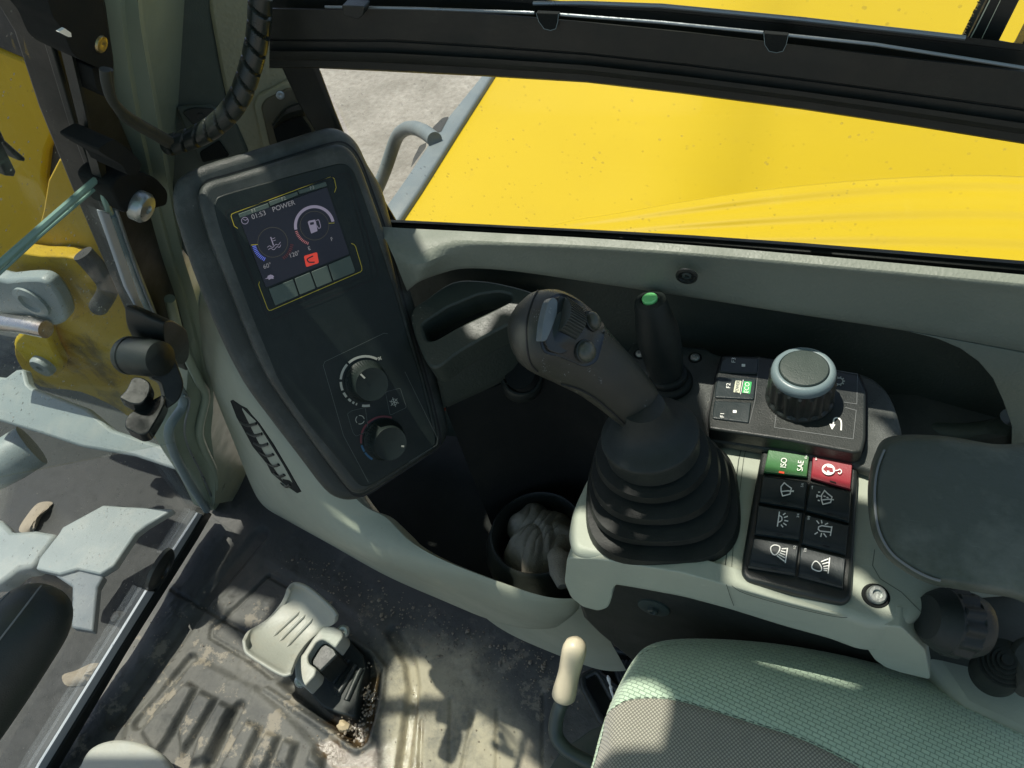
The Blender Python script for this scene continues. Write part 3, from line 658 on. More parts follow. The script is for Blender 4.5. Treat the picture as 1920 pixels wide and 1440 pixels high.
# storage pocket in front of the trim
def pocket():
    t = thing('storage_pocket', (-.45, .42, .0), 'charcoal storage pocket with a long slot, left of the joystick head', 'storage pocket')
    P = ZP(.655, (.05, -.25))
    outer = spl([(770, 590), (800, 560), (850, 528), (905, 526), (960, 536), (1010, 552), (1025, 568), (1000, 588), (930, 620), (860, 660), (815, 690), (790, 660)], 4)
    inner = rnd([(800, 640), (790, 607), (840, 575), (895, 552), (935, 546), (960, 552), (958, 566), (920, 584), (860, 612), (818, 638)], 8)
    ring_slab('pocket_rim', outer, inner, P, .03, M['trimdark'], t, bevel=.002)
    slab('pocket_floor', inner, P.off(-.028), .004, M['matte'], t, bevel=0)
    top = [(812, 660), (860, 633), (930, 600), (985, 578), (1015, 563)]
    bot = [(838, 764), (880, 745), (930, 722), (985, 690), (1050, 640)]
    rows = []
    for k, z in ((0, .655), (.15, .650), (.9, .60), (1., .585)):
        rows.append([ZP(z).at(a[0]+(b[0]-a[0])*k, a[1]+(b[1]-a[1])*k) for a, b in zip(spl(top, 4, False), spl(bot, 4, False))])
    rows.append([p+V((0, .06, -.02)) for p in rows[-1]])
    grid('pocket_front', rows, M['trimdark'], t)
    mb = MB(); q = ZP(.63)
    tube('round_outlet', [ZP(.60).at(975, 700), ZP(.59).at(984, 706)], [.016, .016], M['matte'], t, n=24)
pocket()
p = ZP(.585).at(978, 706); n = (-ray(978, 706)+CU*.3).normalized()
t = thing('air_outlet', p, 'round black air outlet half hidden behind the joystick head', 'air outlet')
lathe('outlet_ring', p, n, [(.022, -.02), (.022, 0), (.020, .003), (.018, .003), (.017, -.004), (0, -.006)], M['black'], t, n=32)
for k in range(3): tube('outlet_slat', [p-CR*.016+CU*(.008-k*.008)+n*.002, p+CR*.016+CU*(.008-k*.008)+n*.002], .0012, M['black'], t, n=6)

# the deep bin between duct and console: dark walls and the cup holder
def bin_():
    t = thing('side_bin', (-.45, .35, 0), 'deep black storage bin between the monitor and the joystick console', 'storage bin')
    path = [(835, 765), (850, 757), (890, 740), (960, 715), (1060, 700), (1150, 760), (1160, 900)]
    top = [ZP(.585).at(*p) for p in spl(path, 4, False)]
    low = [V((p.x, p.y, .30)) for p in top]
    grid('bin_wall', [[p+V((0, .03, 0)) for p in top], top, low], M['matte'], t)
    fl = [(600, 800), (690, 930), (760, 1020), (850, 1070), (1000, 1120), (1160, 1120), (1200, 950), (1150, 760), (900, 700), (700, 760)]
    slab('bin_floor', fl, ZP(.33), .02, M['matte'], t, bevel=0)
bin_()
def cup():
    c = ZP(.40).at(1008, 1000); t = thing('cup_holder', c-V((0, 0, .07)), 'round charcoal cup holder holding the rag, beside the console', 'cup holder')
    R0 = 94*scale_at(c)
    prof = [(R0*1.18, -.07), (R0*1.16, -.035), (R0*1.10, -.018), (R0*1.0, -.010), (R0*.98, .0), (R0*.92, .004), (R0*.87, .0), (R0*.85, -.03), (R0*.82, -.06), (0, -.062)]
    lathe('holder_body', c, V((0, 0, 1)), prof, M['black'], t, n=64)
cup()
def rag():
    c = ZP(.40).at(1010, 992); s = scale_at(c); n = 110; rows = []
    for j in range(n):
        v = j/(n-1); row = []
        for i in range(n):
            u = i/(n-1)*2*math.pi; r = v*(80 + 11*math.sin(3*u+1)+7*math.sin(7*u))*s
            x, y = r*math.cos(u), r*math.sin(u)
            f = mnoise.fractal(V((x*22, y*22, 3.1)), .8, 2, 5); g = abs(mnoise.noise(V((x*30+2, y*14, 7)))); g2 = abs(mnoise.noise(V((x*16+5, y*40, 2))))
            n1 = mnoise.noise(V((x*18, y*18, 5))); n2 = mnoise.noise(V((x*18, y*18, 9)))
            z = .014*(1-v**2)+.0048*abs(math.sin(58*(x*.8+y*.6)+10*n1))**.6+.0038*abs(math.sin(95*(y-.4*x)+13*n2))**.6+.006*n2-.006+.008*n1+.0015*f-.03*v**4
            row.append(c+V((x, y, z-.006)))
        rows.append(row)
    o = grid('rag', rows, M['rag'], None); 
    tag(o, 'crumpled brown cloth rag stuffed into the cup holder', 'rag'); return o
o = rag(); 
P1 = [ZP(.41).at(*p) for p in [(1040, 1035), (1052, 1050), (1050, 1075), (1056, 1100)]]
tube('rag_fold', P1, [.010, .014, .011, .006], M['rag'], o, n=12)
t = P1 = None
o = tube('orange_wire', [ZP(.55).at(*p) for p in spl([(825, 772), (842, 763), (858, 752), (868, 742)], 4, False)], .0016, mat('orange_insulation', (.35, .06, .02), .5, None), n=8); tag(o, 'short orange-brown wire end beside the monitor edge', 'wire')

# ================================================================ CURVED GREY DUCT
def duct():
    t = thing('air_duct', (-.75, .3, .0), 'long curved pale grey air duct sweeping from the pillar to the console foot', 'air duct')
    # (inner/top edge px, z) (crest px, z) (lower/outer edge px, z)
    S = [((352, 470), 0.63, (350, 480), 0.625, (350, 505), 0.6),
         ((420, 590), 0.58, (372, 560), 0.6, (354, 570), 0.565),
         ((470, 660), 0.54, (405, 615), 0.57, (372, 650), 0.5),
         ((540, 760), 0.5, (440, 700), 0.53, (402, 745), 0.4),
         ((600, 850), 0.47, (490, 790), 0.49, (436, 830), 0.28),
         ((650, 910), 0.45, (545, 880), 0.45, (465, 905), 0.16),
         ((692, 950), 0.43, (592, 948), 0.42, (490, 948), 0.08),
         ((732, 968), 0.42, (630, 1000), 0.4, (538, 977), 0.05),
         ((775, 1012), 0.42, (690, 1040), 0.39, (612, 1018), 0.07),
         ((835, 1048), 0.42, (770, 1070), 0.385, (722, 1080), 0.1),
         ((930, 1086), 0.42, (880, 1105), 0.38, (830, 1128), 0.15),
         ((1000, 1110), 0.42, (975, 1140), 0.38, (915, 1163), 0.21),
         ((1040, 1119), 0.42, (1035, 1150), 0.38, (985, 1180), 0.27),
         ((1075, 1120), 0.42, (1075, 1148), 0.38, (1045, 1177), 0.29),
         ((1092, 1118), 0.42, (1096, 1132), 0.38, (1088, 1150), 0.3)]
    def sp(k, zk): return spl([(s[k][0], s[k][1], s[zk]) for s in S], 6, False)
    a = [ZP(p[2]).at(p[0], p[1]) for p in sp(0, 1)]; b = [ZP(p[2]).at(p[0], p[1]) for p in sp(2, 3)]; c = [ZP(p[2]).at(p[0], p[1]) for p in sp(4, 5)]
    rows = [[V((p.x+.02, p.y+.03, min(p.z-.1,.15))) for p in a], [p+V((0, .006, -.012)) for p in a], a, [x.lerp(y, .5)+V((-.002, -.002, .006)) for x, y in zip(a, b)], b, [x.lerp(y, .12)+V((-.003, -.004, .001)) for x, y in zip(b, c)], [x.lerp(y, .5)+V((-.002, -.002, 0)) for x, y in zip(b, c)], [x.lerp(y, .93) for x, y in zip(b, c)], c, [p+V((.006, .02, -.004)) for p in c], [p+V((.010, .04, -.008)) for p in c]]
    o = grid('duct_shell', rows, M['duct'], t, sub=1, angle=80)
    # louvred outlet
    c3 = crop(300, 560, 3.43)
    out = c3([(455, 655), (470, 650), (560, 705), (640, 800), (735, 940), (830, 1100), (910, 1240), (885, 1250), (800, 1190), (720, 1120), (690, 1060), (600, 950), (530, 820), (495, 760)])
    pts = [hit(o, *p) for p in out]; pts = [p for p in pts if p[0]]
    n = sum((p[1] for p in pts), V()).normalized(); cen = sum((p[0] for p in pts), V())/len(pts); vp = Pl(cen, n)
    ring = [p[0]+p[1]*.001 for p in pts]
    v = slab('vent', [p for p in ring], None, .012, M['matte'], t, world=True, along=-n, bevel=.0008)
    pl = Pl(cen+n*.004, n)
    for k in range(7):
        a0 = c3([(520+k*44, 790+k*66)])[0]; b0 = c3([(625+k*36, 800+k*66)])[0]; m0 = ((a0[0]+b0[0])/2, (a0[1]+b0[1])/2+5)
        pp = []
        for q in spl([a0, m0, b0], 4, False):
            h = hit(o, *q); pp.append((h[0] if h[0] else pl.at(*q))+n*.0012)
        tube('louvre', pp, [.0021]*len(pp), M['black'], t, n=8, flat=.5)
    return o
duct()
# back wall beyond the duct foot (grey body under the console)
o = slab('duct_bracket', [(1040, 1176), (1088, 1146), (1112, 1160), (1098, 1196), (1084, 1196)], ZP(.27), .012, M['under'], None, bevel=.004); tag(o, 'small grey bracket at the foot of the duct, behind the cream lever tip', 'bracket')

# ================================================================ FRONT: windscreen, pillar, latch, wiper
W0 = WP(0)
def windscreen():
    t = thing('windscreen', (-1, 0, 0), 'dusty leaning windscreen with pale strips along its lower edge', 'windscreen')
    slab('glass_pane', [(-300, -300), (60, -300), (130, 60), (215, 400), (300, 640), (335, 830), (392, 962), (90, 1442), (-200, 1900), (-500, 1900)], W0, .005, M['glass'], t, bevel=0)
    # rubber seal and pale strips along the bottom (butted around the buffer)
    slab('bottom_seal', [(388, 958), (398, 964), (372, 1010), (240, 1220), (110, 1442), (60, 1520), (40, 1520), (92, 1440), (225, 1222), (360, 1005)], W0, .02, M['rubber'], t, bevel=.002, raise_=.012)
    slab('pale_strip', [(372, 962), (385, 966), (330, 1057), (318, 1045)], W0, .004, M['alu'], t, bevel=.0006, raise_=.008)
    slab('pale_strip', [(276, 1108), (293, 1110), (98, 1438), (70, 1480), (50, 1480), (76, 1432)], W0, .004, M['alu'], t, bevel=.0006, raise_=.008)
    slab('strip_gap', [(330, 1057), (318, 1045), (276, 1108), (293, 1110)], W0, .004, M['black'], t, bevel=.0006, raise_=.006)  # black piece bridging the gap between the pale strips
    p = W0.off(.006).at(296, 1065); n = W0.n
    lathe('rubber_buffer', p, n, [(.036, 0), (.036, .006), (.030, .012), (.014, .014), (.012, .010), (0, .010)], M['black'], t, n=32)
windscreen()
def lower_glass():
    t = thing('stored_window_pane', W0.off(.03).at(90, 500), 'upright clear window pane with bright green cut edge, left of the pillar', 'window pane')
    P = W0.off(.03); slab('pane', [(-20, 512), (170, 345), (186, 338), (192, 352), (300, 640), (330, 830), (-20, 900)], P, .003, glass('clean_pane', (.97, .99, .98), .10, 200, .05), t, bevel=0)
    tube('pane_edge', [P.at(*p) for p in [(-20, 512), (80, 424), (168, 347)]], .0030, M['glassedge'], t, n=8)
    tube('pane_edge', [P.at(*p) for p in [(-20, 530), (80, 438), (176, 356)]], .0014, M['glassedge'], t, n=8)
    tube('pane_side', [P.at(*p) for p in spl([(168, 347), (180, 338), (190, 345), (196, 372), (206, 400)], 4, False)], .0030, M['glassedge'], t, n=8)
    slab('pane_channel', [(188, 395), (206, 400), (262, 560), (302, 640), (292, 640), (238, 540)], P, .004, M['alu'], t, bevel=.001, raise_=.004)
lower_glass()

def pillar():
    t = thing('front_pillar', (-.8, .49, .3), 'green-grey cab pillar with black window frame, behind the monitor', 'pillar')
    # black frame against the glass
    slab('window_frame', [(45, -8), (196, -8), (215, 60), (215, 200), (300, 400), (330, 500), (352, 640), (372, 700), (354, 700), (325, 640), (296, 640), (200, 395), (140, 230), (100, 90)], W0, .03, M['rail'], t, bevel=.002, raise_=.012)
    slab('frame_lip', [(58, -8), (70, -8), (108, 90), (148, 230), (208, 392), (200, 395), (140, 232), (98, 90)], W0, .006, M['black'], t, bevel=.001, raise_=.018)
    # painted pillar: outer flange, bright rounded edge, inner face
    s = lambda L: spl(L, 4, False)
    A = [(196, -8), (205, 60), (228, 200), (262, 330), (300, 470), (330, 560), (350, 640), (352, 690), (346, 752), (322, 800), (330, 840), (368, 905), (392, 958)]
    B = [(234, -8), (240, 60), (262, 200), (288, 330), (318, 450), (345, 540), (368, 620), (380, 690), (384, 750), (362, 806), (366, 845), (384, 900), (398, 950)]
    Cc = [(258, -8), (265, 60), (290, 200), (312, 330), (335, 450), (362, 540), (384, 620), (398, 690), (400, 760), (396, 810), (400, 850), (404, 900), (402, 945)]
    D = [(260, -8), (268, 60), (294, 200), (316, 330), (345, 450), (378, 540), (402, 620), (425, 690), (445, 760), (458, 810), (470, 850), (480, 900), (470, 930)]
    a = [W0.off(.012).at(*p) for p in s(A)]; b = [W0.off(.020).at(*p) for p in s(B)]; c = [W0.off(.030).at(*p) for p in s(Cc)]
    d = [W0.off(.012).at(*p) for p in s(D)]; e = [p+V((-.02, .10, 0)) for p in d]
    grid('painted_flange', [[p-W0.n*.03 for p in a], a, [x.lerp(y, .5)+W0.n*.004 for x, y in zip(a, b)], b, [x.lerp(y, .5) for x, y in zip(b, c)], c], M['paint'], t, angle=50)
    grid('inner_face', [c, [x.lerp(y, .5)+W0.n*.003 for x, y in zip(c, d)], d, e], M['paint'], t)
    # pressed ridges low on the pillar and the blue-grey weather strip
    tube('pressed_ridge', [W0.off(.026).at(*p) for p in s([(318, 560), (340, 640), (372, 712), (386, 742), (374, 800), (378, 830), (400, 880), (404, 915)])], .006, M['paint'], t, n=10)
    tube('weather_strip', [W0.off(.016).at(*p) for p in s([(206, 400), (262, 540), (300, 636), (318, 700), (345, 752), (318, 800), (322, 838), (352, 900), (388, 956)])], .0065, M['knobring'], t, n=10)
    tube('steel_edge', [W0.off(.024).at(*p) for p in s([(218, 392), (262, 520), (312, 640)])], .0016, M['railedge'], t, n=8)
    tube('steel_edge', [W0.off(.024).at(*p) for p in s([(345, 742), (356, 752), (346, 800), (352, 835), (378, 888), (396, 930)])], .0016, M['railedge'], t, n=8)
    # corner piece at the floor
    slab('corner_piece', [(398, 950), (400, 900), (470, 880), (490, 940), (448, 918), (402, 958)], WP(.004), .02, M['paint'], t, bevel=.002)
pillar()
def pillar_trim():
    t = thing('pillar_trim', (-.55, .5, .8), 'dark grey grained pillar trim with two inset switch housings above the monitor', 'pillar trim')
    T = Pl(V((-.62, .50, .80)), (.55, -1, .25))
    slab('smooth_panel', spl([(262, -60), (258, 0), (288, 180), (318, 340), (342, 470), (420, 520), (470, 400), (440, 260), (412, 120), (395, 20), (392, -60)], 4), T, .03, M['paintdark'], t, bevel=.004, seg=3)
    slab('grained_panel', [(386, -60), (392, 20), (412, 130), (440, 262), (470, 420), (760, 560), (640, 330), (600, 230), (572, 130), (545, 120), (540, 92), (512, 100), (500, 70), (530, 0), (530, -60)], T, .03, M['ochretrim'], t, bevel=.004, raise_=.003)
    c = crop(0, 0, 3)
    # right housing
    h = c([(1420, 590), (1440, 540), (1600, 460), (1660, 450), (1700, 480), (1790, 720), (1800, 900), (1500, 960)])
    slab('switch_housing', rnd(h, 8), T, .008, M['ochretrim'], t, bevel=.0025, raise_=.010)
    slab('housing_plate', rnd(c([(1466, 600), (1490, 560), (1620, 495), (1670, 500), (1780, 720), (1790, 860), (1530, 880)]), 7), T, .004, mat('olive_plate', (.10, .09, .055), .4), t, bevel=.0015, raise_=.0125)
    slab('paddle_opening', rnd(c([(1535, 720), (1545, 670), (1680, 630), (1750, 730), (1760, 850), (1570, 850)]), 4), T, .003, M['matte'], t, bevel=.0005, raise_=.0140)
    rows = []
    for k, o in ((0, .0145), (.15, .021), (.5, .024), (.85, .020), (1, .016)):
        rows.append([T.off(o).at(*p) for p in spl([(c([(1533+10*k, 690+35*k)])[0]), c([(1600+10*k, 610+70*k)])[0], c([(1700+16*k, 572+80*k)])[0]], 6, False)])
    grid('rocker_paddle', rows, M['black'], t, solid=.004)
    p = T.off(.0132).at(*c([(1577, 535)])[0]); lathe('screw', p, T.n, [(.0042, 0), (.0040, .001), (.002, .0014), (0, .0008)], M['steel'], t, n=20)
    # left housing, half behind the wrapped cable
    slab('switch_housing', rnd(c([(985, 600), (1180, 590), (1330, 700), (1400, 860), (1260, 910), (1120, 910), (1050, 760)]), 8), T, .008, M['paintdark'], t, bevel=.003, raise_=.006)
    slab('housing_plate', rnd(c([(1020, 630), (1080, 605), (1200, 610), (1300, 720), (1120, 740)]), 8), T, .003, M['black'], t, bevel=.001, raise_=.008)
    slab('paddle_opening', rnd(c([(1120, 860), (1230, 790), (1290, 880), (1140, 915)]), 4), T, .003, M['matte'], t, bevel=.0005, raise_=.0085)
    p = T.off(.0085).at(*c([(1130, 655)])[0]); lathe('screw', p, T.n, [(.0035, 0), (.003, .001), (0, .0006)], M['black'], t, n=16)
    return T
TP = pillar_trim()

def cables():
    path = spl([(490, -60), (488, 0), (484, 60), (470, 125), (447, 185), (412, 228), (368, 256), (318, 272)], 20, False)
    deps = [.55+.10*i/(len(path)-1) for i in range(len(path))]
    P = [at_depth(a, b, d) for (a, b), d in zip(path, deps)]
    L = [0]
    for i in range(1, len(P)): L.append(L[-1]+(P[i]-P[i-1]).length)
    # resample and cut the slanted gaps of the wrap
    n = 420; path3 = []
    for k in range(n):
        s = L[-1]*k/(n-1); i = min(len(L)-2, max(j for j in range(len(L)) if L[j] <= s)); q = (s-L[i])/(L[i+1]-L[i]); path3.append(P[i].lerp(P[i+1], q))
    t = thing('wrapped_cable_bundle', P[-1], 'cable bundle in black spiral wrap hanging down in front of the pillar', 'cable')
    rows = []; u, v, _ = frame_of(path3[1]-path3[0]); m = 28; pitch = .0140
    r0 = 21*.6/FPX
    for i, p in enumerate(path3):
        tg = (path3[min(i+1, n-1)]-path3[max(i-1, 0)]).normalized(); u = (u-tg*u.dot(tg)).normalized(); v = tg.cross(u); s = L[-1]*i/(n-1); row = []
        for j in range(m):
            a = 2*math.pi*j/m; ph = ((s+pitch*.35*math.sin(a))/pitch) % 1
            g = min(ph, 1-ph)*pitch; r = r0*(1+.02*math.sin(ph*math.pi)) - (.0026 if g < .0007 else (.0026*(1-(g-.0007)/.0006) if g < .0013 else 0))
            row.append(p+(u*math.cos(a)+v*math.sin(a))*r)
        rows.append(row)
    grid('spiral_wrap', rows, M['wrap'], t, closed=True, angle=50)
    c = crop(0, 0, 3)
    for off, r in (((0, 0), .0035), ((-14, 22), .0030)):
        q = c([(955+off[0], 790+off[1]), (880+off[0]*.8, 745+off[1]), (780+off[0]*.5, 690+off[1]), (690, 630+off[1]), (630-off[0]*.3, 560), (600-off[0], 470), (590-off[0]*1.5, 390)])
        pp = [WP(.072).at(a, b) for i, (a, b) in enumerate(spl(q, 6, False))]
        tube('cable', pp, r, M['cable'], t, n=10)
    b = thing('mirror_bracket', at_depth(160, 60, .70), 'black moulded bracket with a brass screw at the top of the pillar', 'bracket')
    slab('bracket_body', rnd(c([(262, -20), (575, -20), (600, 110), (640, 380), (620, 410), (560, 385), (440, 330), (400, 290), (350, 160), (300, 100)]), 8), WP(.05), .03, M['matte'], b, bevel=.004, seg=3)
    slab('cable_gland', rnd(c([(515, 375), (640, 370), (645, 540), (600, 555), (545, 500)]), 8), WP(.045), .02, M['matte'], b, bevel=.005)
    slab('paper_scrap', c([(330, 180), (365, 160), (400, 185), (403, 208), (385, 208)]), WP(.055), .002, M['white'], b, bevel=0)
    p = WP(.05).at(*c([(566, 248)])[0]); lathe('screw', p, W0.n, [(.006, 0), (.0055, .0015), (.003, .002), (0, .001)], mat('brass', (.45, .38, .2), .3, None, metal=.9), b, n=20)
    # lower hinge bracket
    h = thing('hinge_bracket', at_depth(260, 340, .8), 'black hinge bracket with a round pivot bolt beside the stored pane', 'hinge')
    slab('hinge_arm', rnd(c([(400, 300), (425, 320), (545, 850), (620, 860), (735, 990), (720, 1000), (640, 930), (590, 890), (600, 1000), (700, 1200), (660, 1130), (570, 1000), (530, 850)]), 3), WP(.035), .008, M['black'], h, bevel=.001)
    slab('hinge_block', rnd(c([(545, 840), (640, 780), (740, 850), (800, 920), (780, 980), (720, 990), (690, 930), (600, 880)]), 8), WP(.06), .03, M['matte'], h, bevel=.004)
    slab('hinge_block', rnd(c([(660, 1000), (760, 960), (880, 1000), (950, 1080), (940, 1160), (880, 1170), (860, 1200), (800, 1200), (740, 1190), (700, 1200), (620, 1060)]), 10), WP(.045), .03, M['matte'], h, bevel=.006, seg=3)
    p = WP(.048).at(*c([(790, 1160)])[0]); lathe('pivot_bolt', p, W0.n, [(.0135, -.004), (.0135, .004), (.011, .007), (.004, .008), (.003, .005), (0, .005)], M['steel'], h, n=28)
cables()

def latch():
    c = crop(0, 480, 4)
    t = thing('window_latch', at_depth(275, 690, .78), 'black two-winged turning latch on the pillar edge, left of the duct', 'latch')
    d = .765
    # mounting foot
    slab('latch_foot', rnd(c([(1225, 500), (1290, 480), (1400, 550), (1420, 640), (1420, 760), (1370, 830), (1290, 780), (1230, 640)]), 12), WP(.075), .04, M['black'], t, bevel=.008, seg=3)
    # drum lying across, from left end to the arm
    a0 = at_depth(*c([(965, 745)])[0], d); a1 = at_depth(*c([(1200, 770)])[0], d-.02); ax = (a1-a0); L = ax.length; r = 142/4*scale_at(a0)
    lathe('latch_drum', a0, ax, [(r*.93, -.004), (r*1.02, 0), (r*1.02, L*.10), (r*.96, L*.12), (r*.96, L*.14), (r, L*.16), (r*.99, L*.8), (r*.90, L*1.02), (r*.5, L*1.10), (0, L*1.12)], M['blacksoft'], t, n=40)
    slab('latch_arm', rnd(c([(1180, 640), (1290, 700), (1350, 860), (1385, 960), (1350, 1080), (1240, 1160), (1190, 1120), (1240, 1060), (1210, 940), (1130, 920), (1160, 780)]), 12), Pl(at_depth(300, 740, d-.012), -ray(300, 740)+CR*.2), .022, M['black'], t, bevel=.006, seg=3)
    for q, n2 in (([(990, 905), (1060, 905), (1135, 950), (1120, 1040), (1060, 1115), (980, 1110), (895, 1065), (900, 1050), (950, 1000)], 0), ([(1040, 1130), (1230, 1030), (1240, 1100), (1190, 1200), (1110, 1330), (1050, 1345), (935, 1290), (935, 1240), (960, 1190)], 1)):
        slab('wing', rnd(c(q), 12), Pl(at_depth(270, 740+n2*50, d-.030), -ray(270, 750)*1.0+CU*.55-CR*.3), .016, M['gloss'], t, bevel=.0065, seg=4)
latch()
c3 = crop(0, 0, 3)
t = thing('wiper_arm', W0.off(-.02).at(10, 280), 'black wiper arm outside the windscreen at the left edge', 'wiper')
for q in ([(0, 725), (30, 790), (145, 890), (140, 910), (110, 905), (0, 790), (-80, 740)], [(-60, 780), (10, 800), (40, 860), (92, 965), (80, 995), (30, 990), (-10, 900)]): slab('wiper_link', c3(q), W0.off(-.02), .010, M['black'], t, bevel=.001)

# ================================================================ OUTSIDE, LEFT: swing bracket, arm, blade parts
def outside_left():
    c = crop(0, 480, 4); Y = YP(.78)
    t = thing('boom_bracket', Y.at(160, 620), 'grimy yellow boom bracket with big grey pin, seen through the windscreen', 'boom bracket')
    slab('bracket_plate', spl([(5, 520), (70, 440), (110, 300), (250, 300), (300, 500), (330, 700), (420, 900), (300, 830), (225, 770), (150, 735), (75, 725), (40, 690), (27, 655), (40, 625), (85, 612), (90, 640), (60, 560)], 3), Y, .06, M['yellowdirty'], t, bevel=.006, raise_=0)
    slab('upper_lug', spl(c([(-40, 60), (100, -20), (300, 0), (560, 20), (700, 160), (770, 270), (740, 370), (620, 440), (520, 500), (560, 400), (480, 260), (340, 130), (280, 170), (30, 190), (-60, 170)]), 3), Y, .03, M['yellowdirty'], t, bevel=.008, raise_=.035)
    tube('hydraulic_hose', [Y.off(.05).at(*p) for p in spl(c([(620, -20), (720, 90), (800, 200), (800, 280), (740, 380)]), 5, False)], .018, M['darksteel'], t)
    slab('pin_lug', spl(c([(100, 680), (110, 620), (200, 555), (340, 580), (400, 700), (460, 820), (430, 900), (380, 905), (200, 800), (150, 740)]), 3), Y, .03, M['yellow'], t, bevel=.008, raise_=.04)
    for (x, y, rr) in ((325, 820, 108), (240, 345, 0)):
        if rr:
            p = Y.off(.045).at(*c([(x, y)])[0]); s = rr/4*scale_at(p); lathe('pin', p, (0, -1, 0), [(s*.85, -.01), (s*.85, .006), (s*.75, .012), (s*.3, .012), (s*.25, .006), (0, .006)], M['bluegrey'], t, n=32)
    a = thing('link_arm', Y.off(.1).at(60, 570), 'grey steel link with round pivot in front of the yellow bracket', 'link')
    slab('link_body', spl(c([(-60, 190), (40, 190), (200, 175), (330, 190), (430, 290), (490, 420), (490, 490), (420, 525), (300, 510), (220, 460), (-60, 450)]), 3), Y, .03, M['bluegrey'], a, bevel=.008, raise_=.09)
    p = Y.off(.093).at(*c([(235, 345)])[0]); s = 22*scale_at(p); lathe('pivot', p, (0, -1, 0), [(s*1.6, -.01), (s*1.6, .003), (s, .006), (s*.9, .0), (s*.4, -.002), (0, .0)], M['bluegrey'], a, n=32)
    o = tube('piston_rod', [Y.off(.11).at(*c([q])[0]) for q in [(-300, 490), (20, 500), (200, 520), (345, 550)]], .018, mat('chrome_rod', (.55, .52, .50), .25, None, metal=.9, dust=.6, dcol=(.35, .16, .06), dscale=8)); tag(o, 'bright piston rod with rust streaks below the grey link', 'piston rod')
    # boom column higher up, filling the view through the glass
    b = thing('boom', YP(.95).at(60, 300), 'yellow excavator boom standing close in front of the windscreen', 'boom')
    slab('boom_side', [(-260, 60), (0, 92), (60, 118), (118, 190), (110, 235), (88, 285), (82, 340), (100, 395), (112, 425), (100, 470), (40, 500), (-60, 560), (-260, 560)], YP(1.0), .15, M['yellow'], b, bevel=.01)
    slab('boom_underside', [(-260, -120), (50, -120), (62, 30), (80, 120), (60, 118), (0, 92), (-260, 60)], YP(.98), .10, M['darksteel'], b, bevel=.006)
    slab('boom_gusset', spl([(112, 235), (135, 225), (145, 300), (165, 370), (175, 400), (150, 425), (112, 425), (100, 395), (82, 340), (88, 290)], 3), YP(1.02), .15, M['bluegrey'] if 0 else M['darksteel'], b, bevel=.006)
    # pale blade arm crossing, dark frame below, bent plate
    y2 = Pl((-1.35, .60, .03), (.05, -.5, 1))
    o = slab('blade_arm', c([(-200, 880), (40, 910), (120, 850), (175, 845), (200, 950), (230, 985), (640, 1140), (830, 1300), (1220, 1430), (1420, 1560), (1420, 1640), (1000, 1500), (600, 1430), (300, 1330), (0, 1240), (-200, 1180)]), y2, .025, M['bluegrey'], None, bevel=.006); tag(o, 'pale blue-grey chipped steel arm crossing below the yellow bracket', 'steel arm')
    F = ZP(-.38)
    o = slab('undercarriage_frame', [(-900, 600), (300, 600), (480, 900), (420, 1000), (200, 1500), (-900, 2000)], F, .08, M['nearblack'], None, bevel=.01); tag(o, 'near-black undercarriage frame beneath the windscreen', 'frame')
    d = crop(0, 800, 3); G = ZP(-.18)
    o = slab('bent_guard_plate', d([(220, 740), (330, 600), (350, 565), (580, 440), (700, 448), (975, 462), (820, 555), (760, 600), (640, 780), (560, 830), (430, 800), (330, 830), (200, 800)]), G, .02, M['bluegrey'], None, bevel=.004); tag(o, 'pale blue-grey bent steel plate lying left of the pedal floor', 'steel plate')
    o = slab('shaded_plate_tail', d([(300, 830), (430, 798), (560, 828), (580, 840), (545, 900), (520, 1150), (400, 1130), (405, 900)]), ZP(-.19), .02, M['railgrey'], None, bevel=.004); tag(o, 'slate grey steel side plate hanging below the bent pale plate', 'steel plate')  # shaded tail of the bent plate, shade painted as a darker grey
    p = [G.at(*q) for q in d([(640, 500), (660, 480), (760, 520), (860, 530)])]
    o = tube('steering_cylinder', [ZP(-.10).at(*q) for q in [(-60, 900), (20, 860), (60, 835)]], .055, M['bluegrey']); tag(o, 'fat pale grey cylinder end at the left edge under the steel arm', 'cylinder')
    o = slab('cross_member', d([(-200, 500), (0, 518), (70, 590), (200, 580), (320, 600), (230, 720), (180, 790), (100, 800), (0, 880), (-200, 900)]), ZP(-.22), .05, M['bluegrey'], None, bevel=.01); tag(o, 'blue-grey cross member with rusty edge left of the bent plate', 'steel beam')
    def clod(name, q, lab):
        F2 = F.off(.004); cc = sum((V(a) for a in q), V((0, 0)))/len(q); rows = []
        for k in (1, .8, .5, .2): rows.append([F2.off(.02*(1-k*k)+.006*mnoise.noise(V((i*.9, k*4, 0)))).at(*(cc+(V(a)-cc)*k)) for i, a in enumerate(spl(q, 4))])
        o = grid(name, rows, M['mudclod'], None, closed=True); tag(o, lab, 'mud')
    M['mudclod'] = mat('pale_dry_mud', (.28, .245, .185), .95, (80, .8), var=.35, dust=.4, dscale=30)
    clod('dried_mud', d([(105, 580), (150, 500), (215, 430), (295, 425), (270, 470), (230, 510), (200, 575), (150, 600)]), 'pale patch of dry mud on the dark frame at the left edge')
    clod('dried_mud', d([(620, 1085), (645, 1040), (690, 1040), (706, 1055), (650, 1095)]), 'small patch of dry mud right of the black lever')
    clod('dried_mud', d([(350, 1400), (430, 1370), (520, 1330), (580, 1350), (500, 1440), (380, 1460)]), 'wide patch of dry mud next to the pale window strip')
outside_left()
